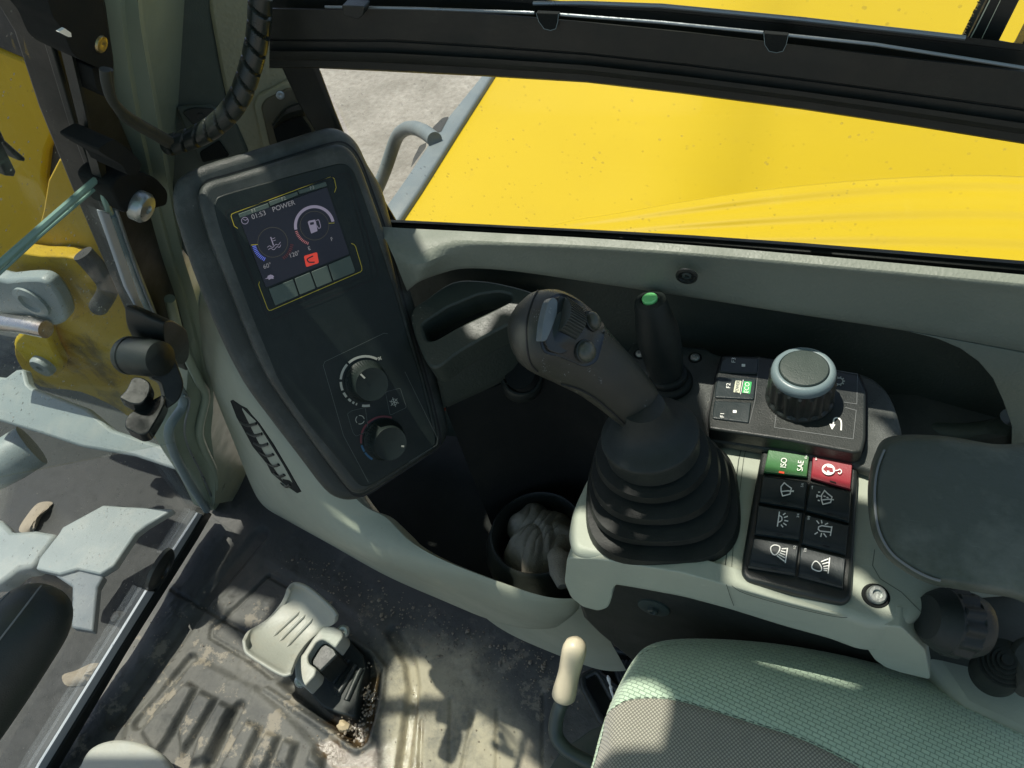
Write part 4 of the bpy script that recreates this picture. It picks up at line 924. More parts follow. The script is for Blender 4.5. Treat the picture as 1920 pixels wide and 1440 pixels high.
# black lever with rounded end, lower left, close to the camera
def near_lever():
    t = thing('control_lever_pad', at_depth(60, 1200, .5), 'black rounded lever pad at the lower left edge, out over the glass', 'lever')
    d = .52; path = [(-230, 1560), (-120, 1420), (-40, 1310), (20, 1220), (58, 1165), (80, 1135), (92, 1118), (98, 1108)]; rad = [76, 76, 75, 74, 70, 58, 40, 14]
    pp = spl([(a, b, r) for (a, b), r in zip(path, rad)], 5, False)
    o = tube('lever_body', [at_depth(a, b, d) for a, b, r in pp], [r*d/FPX for a, b, r in pp], M['blacksoft'], t, n=40)
    for q in ([(-60, 1230), (-10, 1140), (40, 1092)], [(-40, 1250), (30, 1160), (82, 1092)]):
        pts = []
        for a in spl(q, 6, False):
            h = hit(o, *a)
            if h[0]: pts.append(h[0]+h[1]*.0002)
        if len(pts) > 2: tube('seam_highlight', pts, .0006, M['faint'], t, n=6)  # paler lines paint the highlight along the moulded seams
near_lever()

# ================================================================ MONITOR
def monitor():
    t = thing('monitor_unit', PM_c, 'tall dark monitor with lit gauge screen and two round climate knobs, on the pillar side', 'monitor')
    outer = spl([(322, 385), (322, 352), (338, 326), (385, 304), (452, 284), (530, 260), (592, 241), (622, 236), (650, 246), (672, 268), (690, 305), (717, 352), (734, 412), (769, 535), (793, 620), (819, 700), (838, 780), (842, 806), (836, 828), (822, 844), (780, 873), (737, 901), (692, 930), (664, 940), (636, 938), (608, 920), (560, 858), (500, 780), (463, 730), (440, 690), (417, 645), (387, 577), (355, 495), (332, 425)], 3)
    slab('rear_housing', outer, PM.off(-.014), .045, M['bezel'], t, bevel=.009, seg=5, along=ray(590, 590).normalized())
    mid = spl([(377, 385), (376, 362), (390, 342), (430, 330), (487, 313), (560, 290), (612, 274), (640, 270), (660, 282), (676, 306), (694, 352), (728, 452), (755, 560), (778, 640), (800, 715), (814, 770), (823, 815), (819, 836), (800, 850), (735, 893), (690, 922), (668, 926), (650, 912), (600, 846), (560, 790), (516, 728), (495, 690), (470, 636), (446, 577), (412, 490), (392, 440)], 3)
    slab('front_bezel', mid, PM.off(.002), .02, M['bezel'], t, bevel=.0055, seg=5)
    mb = MB()
    grv = [(x+(590-x)*-.012, y+(590-y)*-.012) for x, y in mid]; mb.ribbon(grv, PM.off(-.0137), 3.0, closed=True, lift=.0002); mb.build('bezel_gap', M['dark'], t)
    face = spl([(402, 392), (404, 376), (420, 364), (520, 336), (610, 312), (640, 306), (658, 314), (672, 340), (700, 420), (740, 540), (766, 633), (790, 710), (812, 800), (818, 825), (808, 842), (740, 884), (700, 908), (680, 912), (664, 900), (620, 845), (570, 785), (527, 722), (504, 670), (475, 600), (440, 510), (415, 440)], 3)
    face_o = slab('face_plate', face, PM.off(.0024), .003, M['face'], t, bevel=.0012, seg=2)
    FP = PM.off(.0024)
    # recessed window surround
    mb = MB(); mb.ribbon(rnd([(420, 396), (655, 322), (712, 520), (506, 602)], 12), FP, 2.2, closed=True); mb.ribbon(rnd([(428, 400), (650, 330), (700, 512), (500, 592)], 8), FP, 1, closed=True); mb.build('window_groove', M['dark'], t)
    scr = slab('screen', rnd([(449, 409), (613, 351), (655, 476), (499, 539)], 3), FP, .001, M['screen'], t, bevel=0, raise_=.0011)
    S = FP.off(.0011); bx = V((166, -57)).normalized(); up = V((-.33, -.95)).normalized()
    c = crop(300, 200, 3.43)
    def part(name, m, f, par=t):
        q = MB(); f(q); q.build(name, m, par)
    part('yellow_outline', M['edgeyellow'], lambda q: (q.ribbon(c([(500, 783), (478, 768), (457, 705), (460, 692), (475, 684), (1095, 453), (1112, 455), (1122, 466), (1133, 520), (1122, 552)]), FP, 1.3), q.ribbon(c([(640, 1125), (634, 1145), (692, 1300), (702, 1310), (715, 1309), (1290, 1062), (1299, 1050), (1297, 1030), (1258, 900), (1248, 886), (1230, 880)]), FP, 1.3)))
    # function tabs and soft keys
    for q in ([(505, 690), (695, 620), (706, 648), (515, 716)], [(700, 612), (882, 545), (890, 568), (711, 640)], [(888, 540), (1065, 482), (1076, 510), (899, 562)]): slab('function_tab', rnd(c(q), 1.2), FP, .001, M['keygrey'], t, bevel=.0003, raise_=.0011)
    for q in ([(700, 1172), (856, 1110), (892, 1215), (742, 1280)], [(866, 1106), (965, 1065), (1002, 1168), (901, 1210)], [(974, 1062), (1075, 1021), (1108, 1124), (1011, 1164)], [(1084, 1017), (1222, 957), (1255, 1052), (1250, 1066), (1117, 1120)]): slab('soft_key', rnd(c(q), 2), FP, .001, M['keygrey'], t, bevel=.0003, raise_=.0012)
    F1 = lambda s, x, y, h, m, nm='screen_text', pl=S: part(nm, m, lambda q: q.text(s, c([(x, y)])[0], bx, up, pl, h), scr if pl is S else t)
    for s, x, y in (('F1', 602, 668), ('F2', 795, 592), ('F3', 978, 522)): F1(s, x, y, 6.5, M['dimwhite'], 'tab_print', FP.off(.0012))
    F1('01:53', 635, 697, 9, M['scrwhite']); F1('POWER', 795, 640, 9, M['scrwhite']); F1('60°', 690, 1024, 8, M['scrdim' if 0 else 'scrwhite']); F1('120°', 865, 950, 8, M['scrwhite']); F1('E', 960, 912, 7, M['scrwhite']); F1('F', 1105, 853, 7, M['scrwhite'])
    G = lambda nm, m, f: part(nm, m, f, scr)
    g1 = c([(725, 872)])[0]; g2 = c([(993, 765)])[0]
    G('gauge_ring', M['scrdim'], lambda q: (q.ribbon(arc(g1, 28, 0, 352, 40), S, .9, closed=True), q.ribbon(arc(g2, 27, 0, 352, 40), S, .9, closed=True)))
    G('fuel_arc', M['lav'], lambda q: q.ribbon(arc(g2, 35.5, 12, 192, 40), S, 5.5))
    def ticks(q, cc, r0, r1, a0, a1, n):
        for i in range(n):
            a = R_(a0+(a1-a0)*i/(n-1)); q.ribbon([(cc[0]+r0*math.cos(a), cc[1]-r0*math.sin(a)), (cc[0]+r1*math.cos(a), cc[1]-r1*math.sin(a))], S, 1.5)
    G('fuel_ticks', M['scrpink'], lambda q: ticks(q, g2, 33, 38, 198, 250, 11)); G('temperature_ticks', M['scrblue'], lambda q: ticks(q, g1, 32, 39, 192, 244, 11)); G('hot_ticks', mat('dark_red_ticks', (.12, .02, .02), .5, None), lambda q: ticks(q, g1, 33, 39, 305, 352, 9))
    G('gauge_pointer', M['edgeyellow'], lambda q: q.ribbon(c([(585, 890), (628, 886)]), S, 1.4)); G('gauge_pointer', M['edgeyellow'], lambda q: q.ribbon(c([(1085, 750), (1122, 748)]), S, 1.4))
    G('thermometer_icon', M['lav'], lambda q: (q.ribbon(c([(712, 838), (730, 893)]), S, 2), q.ribbon(c([(722, 850), (740, 843)]), S, 1), q.ribbon(c([(726, 864), (744, 857)]), S, 1), q.ribbon(c(spl([(690, 905), (705, 895), (725, 905), (745, 885), (760, 890), (775, 870)], 4, False)), S, 1), q.ribbon(c(spl([(697, 920), (712, 910), (732, 920), (752, 900), (767, 905), (778, 888)], 4, False)), S, 1)))
    G('fuel_icon', M['lav'], lambda q: (q.patch(c([(950, 742), (958, 734), (998, 726), (1004, 745), (1013, 800), (972, 816)]), S), q.ribbon(c(spl([(1005, 732), (1020, 728), (1028, 750), (1032, 775), (1020, 782), (1010, 765)], 3, False)), S, 1.3)))
    G('fuel_icon_window', M['screen'], lambda q: q.patch(c([(964, 746), (988, 741), (990, 756), (967, 762)]), S.off(.0003)))
    G('clock_icon', M['lav'], lambda q: (q.ribbon(arc(c([(546, 733)])[0], 6.3, 0, 345, 20), S, 1.1, closed=True), q.ribbon(c([(535, 722), (548, 732), (565, 722)]), S, 1)))
    G('tortoise_icon', M['lav'], lambda q: q.patch(c([(672, 1108), (690, 1100), (693, 1088), (710, 1080), (726, 1084), (734, 1094), (728, 1100), (732, 1108), (716, 1106), (700, 1114), (696, 1106)]), S))
    G('warning_key', M['scrred'], lambda q: q.patch(rnd(c([(925, 960), (1010, 935), (1022, 1005), (940, 1032)]), 3), S)); G('warning_icon', M['screen'], lambda q: q.ribbon(spl(c([(985, 960), (950, 978), (950, 990), (960, 1000), (995, 1000)]), 3, False), S.off(.0003), 2.4))
    # lower plate outline, knobs and prints
    d = crop(300, 560, 3.43)
    part('plate_groove', M['line'], lambda q: (q.ribbon(d([(1340, 1180), (1180, 880), (1050, 430), (1060, 405), (1440, 222), (1465, 225)]), FP, .8), q.ribbon(d([(1575, 470), (1785, 900), (1780, 940), (1600, 1050)]), FP, .8), q.ribbon(rnd(d([(1205, 740), (1235, 720), (1320, 700), (1340, 850), (1260, 885), (1240, 860)]), 3), FP, .7, closed=True), q.ribbon(rnd(d([(1450, 600), (1545, 575), (1585, 700), (1480, 750)]), 3), FP, .7, closed=True)))
    k1 = d([(1322, 530)])[0]; k2 = d([(1440, 905)])[0]
    def rim(q, cc, r, w, segs):
        for a0, a1 in segs: q.ribbon(arc(cc, r, a0, a1, 10), FP, w)
    part('fan_scale', M['dimwhite'], lambda q: rim(q, k1, 46.5, 4.4, [(62, 133), (138, 176), (182, 202), (208, 220), (226, 234), (238, 243), (247, 250), (262, 280)]))
    part('warm_scale', mat('dark_red_print', (.16, .03, .035), .5, None), lambda q: rim(q, k2, 43, 3.6, [(70, 135), (139, 165), (168, 190)])); part('cool_scale', mat('dark_blue_print', (.02, .10, .20), .5, None), lambda q: rim(q, k2, 43, 4, [(195, 212), (215, 240)]))
    part('snowflake_icon', M['dimwhite'], lambda q: [q.ribbon([(739-9*math.cos(a), 754-9*math.sin(a)), (739+9*math.cos(a), 754+9*math.sin(a))], FP, 1.1) for a in (0.2, 1.25, 2.3)] + [q.ribbon([(739+6*math.cos(a)-2.5*math.sin(a), 754+6*math.sin(a)+2.5*math.cos(a)), (739+4*math.cos(a), 754+4*math.sin(a)), (739+6*math.cos(a)+2.5*math.sin(a), 754+6*math.sin(a)-2.5*math.cos(a))], FP, .9) for a in [.2+i*1.047 for i in range(6)]])
    part('recirculation_icon', M['dimwhite'], lambda q: [q.ribbon(arc((675, 787), 8, a, a+95, 8), FP, 1.2) for a in (10, 130, 250)])
    part('fan_icon', M['dimwhite'], lambda q: [q.ribbon([(712, 672), (712+4*math.cos(a), 672+4*math.sin(a))], FP, 2) for a in (.5, 2.1, 3.6, 5.2)])
    for (cc, cp, tick, nm) in ((k1, d([(1372, 566)])[0], ((1290, 485), (1318, 512)), 'knob'), (k2, d([(1487, 908)])[0], ((1552, 948), (1570, 950)), 'knob')):
        p = FP.at(*cc); r = 39*scale_at(p)
        k = lathe(nm, p, PM.n, [(r*1.03, 0), (r*1.03, .0015), (r*.97, .003, .03), (r*.88, .009, .03), (r*.84, .011, 0), (r*.82, .0165, 0), (r*.79, .018), (r*.60, .0175), (0, .0172)], M['face'], t, n=180, fn=45, angle=35)
        q = MB(); q.ribbon(d(tick), PM.off(.0024+.0182), 3.2); q.build('pointer_mark', M['dimwhite'], k)
monitor()

# ================================================================ JOYSTICK
def hit_in(g, q, c):
    for k in range(12):
        q2 = V(q).lerp(V(c), k*.05); h = hit(g, *q2)
        if h[0]: return h
    return hit(g, *c)
def joystick():
    base = ZP(.60).at(1240, 932); t = thing('joystick', base, 'tall black joystick with ribbed rubber boot, scroll wheel and two domed buttons', 'joystick')
    rings = [  # cx, row, half px, z
        (1240, 934, 141, .600), (1240, 932, 141, .604), (1239, 928, 137, .611), (1236, 915, 113, .612), (1235, 911, 115, .615), (1234, 907, 130, .619), (1233, 902, 127, .628), (1231, 890, 104, .630), (1229, 884, 106, .634), (1228, 880, 119, .638), (1227, 873, 116, .647), (1225, 862, 92, .650), (1224, 857, 94, .654), (1223, 852, 107, .658), (1222, 845, 104, .667), (1220, 836, 79, .670), (1219, 826, 78, .674), (1218, 822, 88, .680)]
    rows = []
    for k, (cx, cy, hw, z) in enumerate(rings):
        c = ZP(z).at(cx, cy); r = hw*scale_at(c); e = 2.0+1.1*max(0, 1-k/14); row = []
        for i in range(72):
            a = 2*math.pi*i/72; q = a+math.radians(-12); rr = r/((abs(math.cos(q))**e+abs(math.sin(q))**e)**(1/e)); rr = min(rr, r*1.16)
            row.append(c+V((math.cos(a)*rr, math.sin(a)*rr, 0)))
        rows.append(row)
    grid('boot', rows, M['rubber'], t, closed=True, angle=32)
    ctr = ZP(.688).at(1218, 815); r = 92*scale_at(ctr)
    ax = V((-.10, .02, 1)).normalized(); u, v, _ = frame_of(ax)
    lathe('collar', ctr, ax, [(r*.88, -.017), (r*.965, -.016), (r*.975, -.004), (r*.99, -.002), (r*1.0, .0), (r*.995, .0018), (r*.97, .0028), (r*.84, .0050), (r*.68, .0085), (r*.55, .014), (r*.47, .022), (r*.42, .032), (0, .034)], M['blacksoft'], t, n=72, angle=45)
    S = [(1216, 802, 40, .692), (1208, 783, 43, .704), (1190, 757, 50, .717), (1158, 723, 56, .735), (1122, 691, 62, .751), (1084, 661, 72, .766), (1048, 634, 81, .779), (1012, 612, 78, .788), (986, 598, 61, .793), (970, 590, 40, .795), (961, 585, 14, .796)]
    S = spl(S, 5, False); rows = []; n = 48
    for i, (x, y, hw, z) in enumerate(S):
        c = ZP(z).at(x, y); d = ray(x, y).normalized(); s = scale_at(c)
        a, b = S[max(0, i-1)], S[min(len(S)-1, i+1)]; tg = V((b[0]-a[0], b[1]-a[1])).normalized(); per = V((-tg.y, tg.x))
        e1 = (CR*per.x-CU*per.y); e2 = -d
        rows.append([c+(e1*math.cos(2*math.pi*j/n)*hw*s+e2*math.sin(2*math.pi*j/n)*hw*s*.80) for j in range(n)])
    g = grid('grip', rows, M['grip'], t, closed=True, sub=1, angle=90)
    c4 = crop(900, 520, 3.69)
    def drape(px, lift=.0003, n=8):
        out = []
        for q in spl(px, n, False):
            h = hit(g, *q)
            if h[0]: out.append(h[0]+h[1]*lift)
        return out
    tube('grip_seam', drape(c4([(400, 95), (365, 160), (325, 300), (325, 470), (350, 590), (400, 650)])), .0006, M['dark'], t, n=6)
    tube('grip_seam', drape(c4([(560, 735), (680, 770), (790, 830), (900, 920), (1000, 1010)])), .0007, M['dark'], t, n=6)
    rs = random.Random(9); mb = MB()
    for (x, y, n_, sp) in ((438, 580, 9, 22), (445, 650, 12, 30), (835, 715, 10, 14), (760, 650, 8, 20), (380, 240, 14, 34), (1140, 880, 6, 14), (600, 700, 8, 60)):
        for _ in range(n_):
            q = c4([(x+rs.gauss(0, sp*.5), y+rs.gauss(0, sp))])[0]; h = hit(g, *q)
            if not h[0]: continue
            pl_ = Pl(h[0], h[1]); r_ = rs.uniform(.5, 1.3); mb.patch([(q[0]+r_*math.cos(a)*rs.uniform(.5, 1.2), q[1]+r_*math.sin(a)*rs.uniform(.5, 1.2)) for a in (0, 1, 2.1, 3.1, 4.2, 5.2)], pl_, lift=.0002)
    o_ = mb.build('dust_flecks', M['faint'], t); o_['kind'] = 'stuff'
    # thumb plate with everything on it
    hn = hit(g, 1080, 615); nrm = hn[1]; 
    plate = [hit_in(g, q, (1078, 612)) for q in spl(c4([(470, 160), (530, 115), (600, 125), (720, 190), (830, 290), (860, 380), (830, 520), (800, 590), (720, 620), (640, 590), (540, 550), (440, 520), (415, 430), (440, 300)]), 4)]
    cc = sum((p[0] for p in plate), V())/len(plate); PP = Pl(cc, nrm)
    rows = []
    cen2 = V((1078, 612))
    for k in (1.0, .97, .90, .6, .25):
        row = []
        for q in spl(c4([(470, 160), (530, 115), (600, 125), (720, 190), (830, 290), (860, 380), (830, 520), (800, 590), (720, 620), (640, 590), (540, 550), (440, 520), (415, 430), (440, 300)]), 4):
            q2 = cen2+(V(q)-cen2)*k; h = hit_in(g, q2, cen2); row.append(h[0]+h[1]*(-.0002 if k == 1 else (.0010 if k > .95 else .0005)))
        rows.append(row)
    grid('thumb_plate', rows, M['btn'] if 0 else M['gloss'], t, closed=True)
    P1 = PP.off(.004)
    slab('paddle', rnd(c4([(475, 165), (510, 135), (540, 160), (535, 250), (500, 350), (460, 440), (425, 445), (435, 330), (455, 230)]), 6), P1, .007, mat('shiny_grey_paddle', (.11, .135, .145), .22, (150, .1), dust=.3), t, bevel=.0024, seg=4, raise_=.001)
    # ribbed wheel: a drum whose ribs run across it
    wq = c4([(600, 140), (705, 212), (662, 432), (548, 372)])
    tl, tr, br, bl = [PP.off(.0065).at(*q) for q in wq]; rows = []; m = 52
    for i in range(m+1):
        k = i/m; a = tl.lerp(bl, k); b = tr.lerp(br, k); bulge = math.sin(math.pi*k)*.0080+(.0011 if (i//2) % 2 == 0 else 0)
        o_ = nrm*bulge
        rows.append([a-nrm*.006, a+o_*.9, a.lerp(b, .04)+o_, a.lerp(b, .96)+o_, b+o_*.9, b-nrm*.006])
    grid('scroll_wheel', rows, M['bezel'], t, smooth=False)
    slab('wheel_housing', rnd(c4([(500, 300), (545, 372), (665, 440), (640, 500), (560, 535), (480, 510), (450, 440)]), 6), P1, .007, M['gloss'], t, bevel=.002, seg=3)
    slab('wheel_housing', rnd(c4([(545, 130), (600, 140), (560, 250), (540, 370), (505, 420), (530, 260)]), 4), P1, .005, M['black'], t, bevel=.001)
    for (q, r, ry, nm) in (((1107, 603), 18, 1.25, 'button'), ((1096, 658), 20, 1.08, 'button')):
        h = hit(g, *q); p = h[0]+h[1]*.001; nn = (h[1]+nrm).normalized(); s = r*scale_at(p); ux = (CR*.55-CU*.84)
        lathe('button_bezel', p-nn*.001, nn, [(s*1.16, -.001), (s*1.15, .0018), (s*1.02, .0022), (s*.98, .0), (0, 0)], M['black'], t, n=36, squash=.72 if ry > 1.2 else .92, u0=ux)
        lathe(nm, p, nn, [(s, -.001), (s*.99, .0026), (s*.9, .0040), (s*.7, .0052), (s*.4, .0060), (0, .0063)], M['btn'], t, n=36, squash=.72 if ry > 1.2 else .92, u0=ux)
joystick()

def small_lever():
    a = ZP(.71).at(1219, 563); b = ZP(.632).at(1248, 692); ax = (a-b).normalized(); L = (a-b).length
    t = thing('auxiliary_lever', b, 'short black lever with a bright green push button on top, behind the joystick', 'lever')
    s = scale_at(a)
    sh = lambda p, r: r*scale_at(p)
    lathe('lever_grip', b, ax, [(sh(b, 31), -.004), (sh(b, 33), 0), (sh(b, 37), L*.25), (sh(b, 38.5), L*.42), (sh(b, 38), L*.6), (sh(a, 34), L*.84), (sh(a, 31.5), L*.95), (sh(a, 29), L*1.0), (sh(a, 22), L*1.015), (sh(a, 18.5), L*1.02), (sh(a, 18), L*1.0), (0, L*1.0)], M['blacksoft'], t, n=56, angle=35)
    lathe('push_button', b, ax, [(sh(a, 14.5), L*.99), (sh(a, 14.5), L*1.03), (sh(a, 13.5), L*1.04), (0, L*1.043)], M['btngreen'], t, n=36)
    c = ZP(.625).at(1253, 703); ax2 = (ax+V((0, 0, .4))).normalized(); prof = []
    for i, (r0, r1) in enumerate(((33, 36), (38, 43), (45, 50), (51, 56))): z = -i*.0085; prof += [(sh(c, r0), z+.0030), (sh(c, r1), z+.0015), (sh(c, r1), z-.0030), (sh(c, r0), z-.0045)]
    prof += [(sh(c, 60), -.034), (sh(c, 62), -.05)]
    lathe('lever_boot', c, ax2, prof, M['rubber'], t, n=56, angle=70)
small_lever()

# ================================================================ KEYPAD WITH DIAL
c5 = crop(1280, 620, 4.3636)
def keypad():
    t = thing('dial_keypad', ZP(.61).at(1480, 760), 'black keypad with big grey-ringed dial and three function keys', 'control panel')
    B = ZP(.613, (0, -.02))
    slab('mounting_plate', spl([(1180, 648), (1230, 640), (1290, 648), (1322, 651), (1349, 664), (1422, 669), (1500, 680), (1562, 692), (1615, 699), (1648, 716), (1670, 742), (1688, 790), (1692, 830), (1670, 880), (1640, 884), (1600, 872), (1500, 854), (1400, 834), (1320, 822), (1260, 800), (1200, 760), (1180, 700)], 3), B, .012, M['bezel'], t, bevel=.004, seg=4)
    K = ZP(.628, (0, -.02))
    out = rnd(c5([(322, 205), (350, 200), (640, 208), (900, 250), (1230, 318), (1440, 352), (1502, 500), (1498, 880), (1470, 985), (1400, 996), (900, 900), (215, 800), (208, 700), (270, 380)]), 5)
    k = slab('keypad_body', out, K, .016, M['black'], t, bevel=.004, seg=4)
    mb = MB(); mb.ribbon([(x+(1470-x)*-.008, y+(755-y)*-.012+2) for x, y in out], B, 3, closed=True, lift=.0006); mb.build('base_gap', M['dark'], t)
    keys = {'F3': [(352, 214), (622, 226), (612, 352), (300, 338), (315, 260)], 'F2': [(290, 378), (604, 392), (584, 562), (262, 545), (268, 470)], 'F1': [(262, 570), (562, 588), (542, 752), (245, 716), (250, 640)]}
    cen = {'F3': ((418, 241), (497, 283)), 'F2': ((375, 450), None), 'F1': ((325, 690), (426, 661))}
    bu = V((.05, -1)); up = V((-1, -.05))
    for n_, q in keys.items():
        kk = slab('function_key', rnd(c5(q), 3), K, .004, M['switch'], t, bevel=.0012, seg=3, raise_=.0016)
        KP = K.off(.0016); mb = MB(); mb.text(n_, c5([cen[n_][0]])[0], bu, up, KP, 7.5)
        if cen[n_][1]: x, y = c5([cen[n_][1]])[0]; mb.patch(rnd([(x-3.4, y-2.6), (x+3.6, y-2.4), (x+3.4, y+2.8), (x-3.6, y+2.6)], 1), KP)
        mb.build('key_print', M['white'], kk)
        if n_ == 'F2':
            mb = MB(); mb.patch(rnd(c5([(432, 408), (482, 411), (466, 510), (415, 503)]), 1.5), KP); mb.build('power_tile', M['cream'], kk)
            mb = MB(); mb.patch(rnd(c5([(502, 413), (566, 418), (551, 516), (485, 508)]), 1.5), KP); mb.build('eco_tile', M['ecogreen'], kk)
            mb = MB(); mb.text('POWER', c5([(449, 459)])[0], V((.15, -1)), V((-1, -.15)), KP.off(.0003), 6.5, stretch=.70); mb.build('power_print', M['faint'], kk)
            mb = MB(); mb.text('ECO', c5([(526, 466)])[0], V((.15, -1)), V((-1, -.15)), KP.off(.0003), 8.5, stretch=.85); mb.ribbon(c5([(496, 402), (473, 520)]), KP, 1.0); mb.build('eco_print', M['white'], kk)
    mb = MB(); mb.ribbon(c5([(770, 640), (752, 792), (1395, 886), (1420, 652), (1330, 628)]), K, 1.0); mb.ribbon(c5([(1250, 325), (1430, 355), (1425, 600), (1320, 585)]), K, .9); mb.ribbon(c5([(625, 215), (612, 370), (592, 570), (545, 760)]), K, .8); mb.build('key_outline', M['faint'], t)
    mb = MB(); g = c5([(1280, 413)])[0]; mb.ribbon(arc(g, 7.2, 0, 350, 24, 6), K, 2.2, closed=True)
    for i in range(10): a = i*math.pi/5; mb.ribbon([(g[0]+8*math.cos(a), g[1]-6.6*math.sin(a)), (g[0]+10.8*math.cos(a), g[1]-9*math.sin(a))], K, 2.4)
    mb.build('gear_icon', M['dimwhite'], t)
    mb = MB(); mb.ribbon(c5(spl([(1296, 815), (1298, 760), (1290, 728), (1262, 712), (1238, 726), (1232, 770)], 4, False)), K, 2.6); mb.patch(c5([(1200, 762), (1250, 768), (1222, 810)]), K); mb.build('return_icon', M['white'], t)
    # the dial
    p = K.at(1499, 745); up_ = K.n; s = 60*scale_at(p); H = .037
    d = thing('control_dial', p, 'round control dial with blue-grey ring on the keypad', 'dial')
    bpy.data.objects.remove(d); d = t
    lathe('dial_body', p, up_, [(s*1.02, 0), (s*1.02, .003), (s*.985, .005, .055), (s*.985, H-.010, .055), (s*.93, H-.008, .0)], M['black'], t, n=216, fn=18, angle=30)
    s2 = 58.5*scale_at(p+up_*H)
    lathe('dial_ring', p, up_, [(s2*.94, H-.0105), (s2*.985, H-.009), (s2*1.0, H-.006), (s2*.985, H-.003), (s2*.93, H-.0008), (s2*.84, H+.0006), (s2*.775, H), (s2*.77, H-.003), (0, H-.003)], M['knobring'], t, n=96, angle=60)
    lathe('dial_cap', p, up_, [(s2*.755, H-.003), (s2*.75, H+.0002), (s2*.72, H+.0012), (s2*.5, H+.0018), (0, H+.002)], M['dialcap'], t, n=72)
    for q in ((1303, 671), (1200, 664)):
        p = B.at(*q); lathe('plate_screw_recess', p, B.n, [(.0062, 0), (.0060, .0006), (.005, .0008), (.0048, -.0), (0, -.0)], M['matte'], t, n=24); lathe('plate_screw', p, B.n, [(.0042, 0), (.0042, .0014), (.0034, .002), (.0018, .002), (.0014, .001), (0, .001)], M['steel'], t, n=24)
keypad()

# ================================================================ CONSOLE
CZ = ZP(.60)
def console():
    t = thing('arm_console', ZP(.60).at(1350, 1000), 'pale grey console body carrying the joystick and switch panel', 'console')
    top = [(1102, 890), (1130, 842), (1180, 815), (1330, 822), (1640, 852), (1700, 830), (1980, 900), (1990, 1060), (1800, 1075), (1730, 1150), (1690, 1172), (1632, 1172), (1572, 1150), (1480, 1126), (1370, 1093), (1280, 1070), (1170, 1051), (1100, 1042), (1072, 1030), (1064, 1000), (1072, 955)]
    slab('console_top', rnd(top, 22, 6), CZ, .05, M['shell'], t, bevel=.011, seg=5)
    a = CZ.at(1110, 1046); b = CZ.at(1572, 1153); n = (b-a).cross(V((0, 0, 1))).normalized(); n = n if n.dot(CAM-a) > 0 else -n
    F = Pl(a, n)
    ap = [(1063, 1046), (1120, 1048), (1280, 1074), (1480, 1130), (1574, 1154), (1640, 1172), (1690, 1176), (1735, 1220), (1745, 1275), (1690, 1262), (1660, 1252), (1640, 1238), (1618, 1206), (1588, 1188), (1480, 1164), (1370, 1136), (1250, 1110), (1180, 1098), (1158, 1095), (1149, 1104), (1147, 1122), (1140, 1140), (1122, 1146), (1092, 1138), (1070, 1120), (1058, 1092)]
    slab('console_front', rnd(ap, 6, 3), F, .016, M['shell'], t, bevel=.005, seg=4, raise_=-.001)
    a2 = CZ.at(1068, 1030); b2 = CZ.at(1100, 900); n2 = (b2-a2).cross(V((0, 0, 1))).normalized(); n2 = n2 if n2.x < 0 else -n2
    slab('console_side', [a2+V((0, 0, -.02)), b2+V((0, 0, -.02)), b2+V((0, 0, -.16)), a2+V((0, 0, -.08))], None, .01, M['shell'], t, world=True, along=-n2, bevel=.004)
    mb = MB()
    mb.ribbon([(1392, 833), (1385, 862), (1375, 940), (1366, 1010), (1360, 1060), (1361, 1088)], CZ, 1.6); mb.ribbon([(1400, 835), (1394, 862), (1385, 940), (1376, 1010), (1372, 1060), (1374, 1090)], CZ, 1.0)
    mb.ribbon([(1640, 1030), (1636, 1060), (1650, 1085), (1690, 1110), (1730, 1150)], CZ, 1.0)
    mb.build('panel_groove', mat('dark_groove', (.06, .065, .06), .7, None), t)  # dark ribbons draw the panel joint lines
    mb = MB(); mb.ribbon([(1362, 1096), (1368, 1115), (1376, 1136)], F, 1.1, lift=.0003); mb.ribbon(spl([(1372, 1098), (1400, 1114), (1500, 1142), (1580, 1158), (1596, 1148), (1602, 1130)], 4, False)[:14], F, 1.1, lift=.0003); mb.build('front_groove', bpy.data.materials['dark_groove'], t)
    p = CZ.at(1642, 1117); lathe('screw_well', p, V((0, 0, 1)), [(.0095, 0), (.0092, .0006), (.0078, .0007), (.0074, .0002), (0, .0002)], M['matte'], t, n=28)
    lathe('hex_screw', p, V((.1, -.2, 1)), [(.0066, .0), (.0066, .004), (.0055, .0055), (.0034, .0055), (.003, .003), (0, .003)], M['steel'], t, n=30)
    # brown-black housing under it
    G = F.off(-.03)
    slab('lower_housing', [(1072, 1100), (1092, 1160), (1120, 1188), (1180, 1238), (1300, 1360), (1500, 1600), (1990, 1700), (1990, 1250), (1700, 1150), (1150, 1060)], G, .25, M['under'], t, bevel=.006)
    p = G.at(1226, 1138); lathe('housing_bolt_plate', p, F.n, [(.0150, 0), (.0148, .0016), (.012, .0024), (.008, .0026), (0, .0026)], M['rod'], t, n=30); lathe('housing_bolt', p+F.n*.0024, F.n, [(.0052, 0), (.0052, .003), (.003, .004), (.0022, .002), (0, .002)], M['rod'], t, n=6, smooth=False)
    return F
F_ = console()

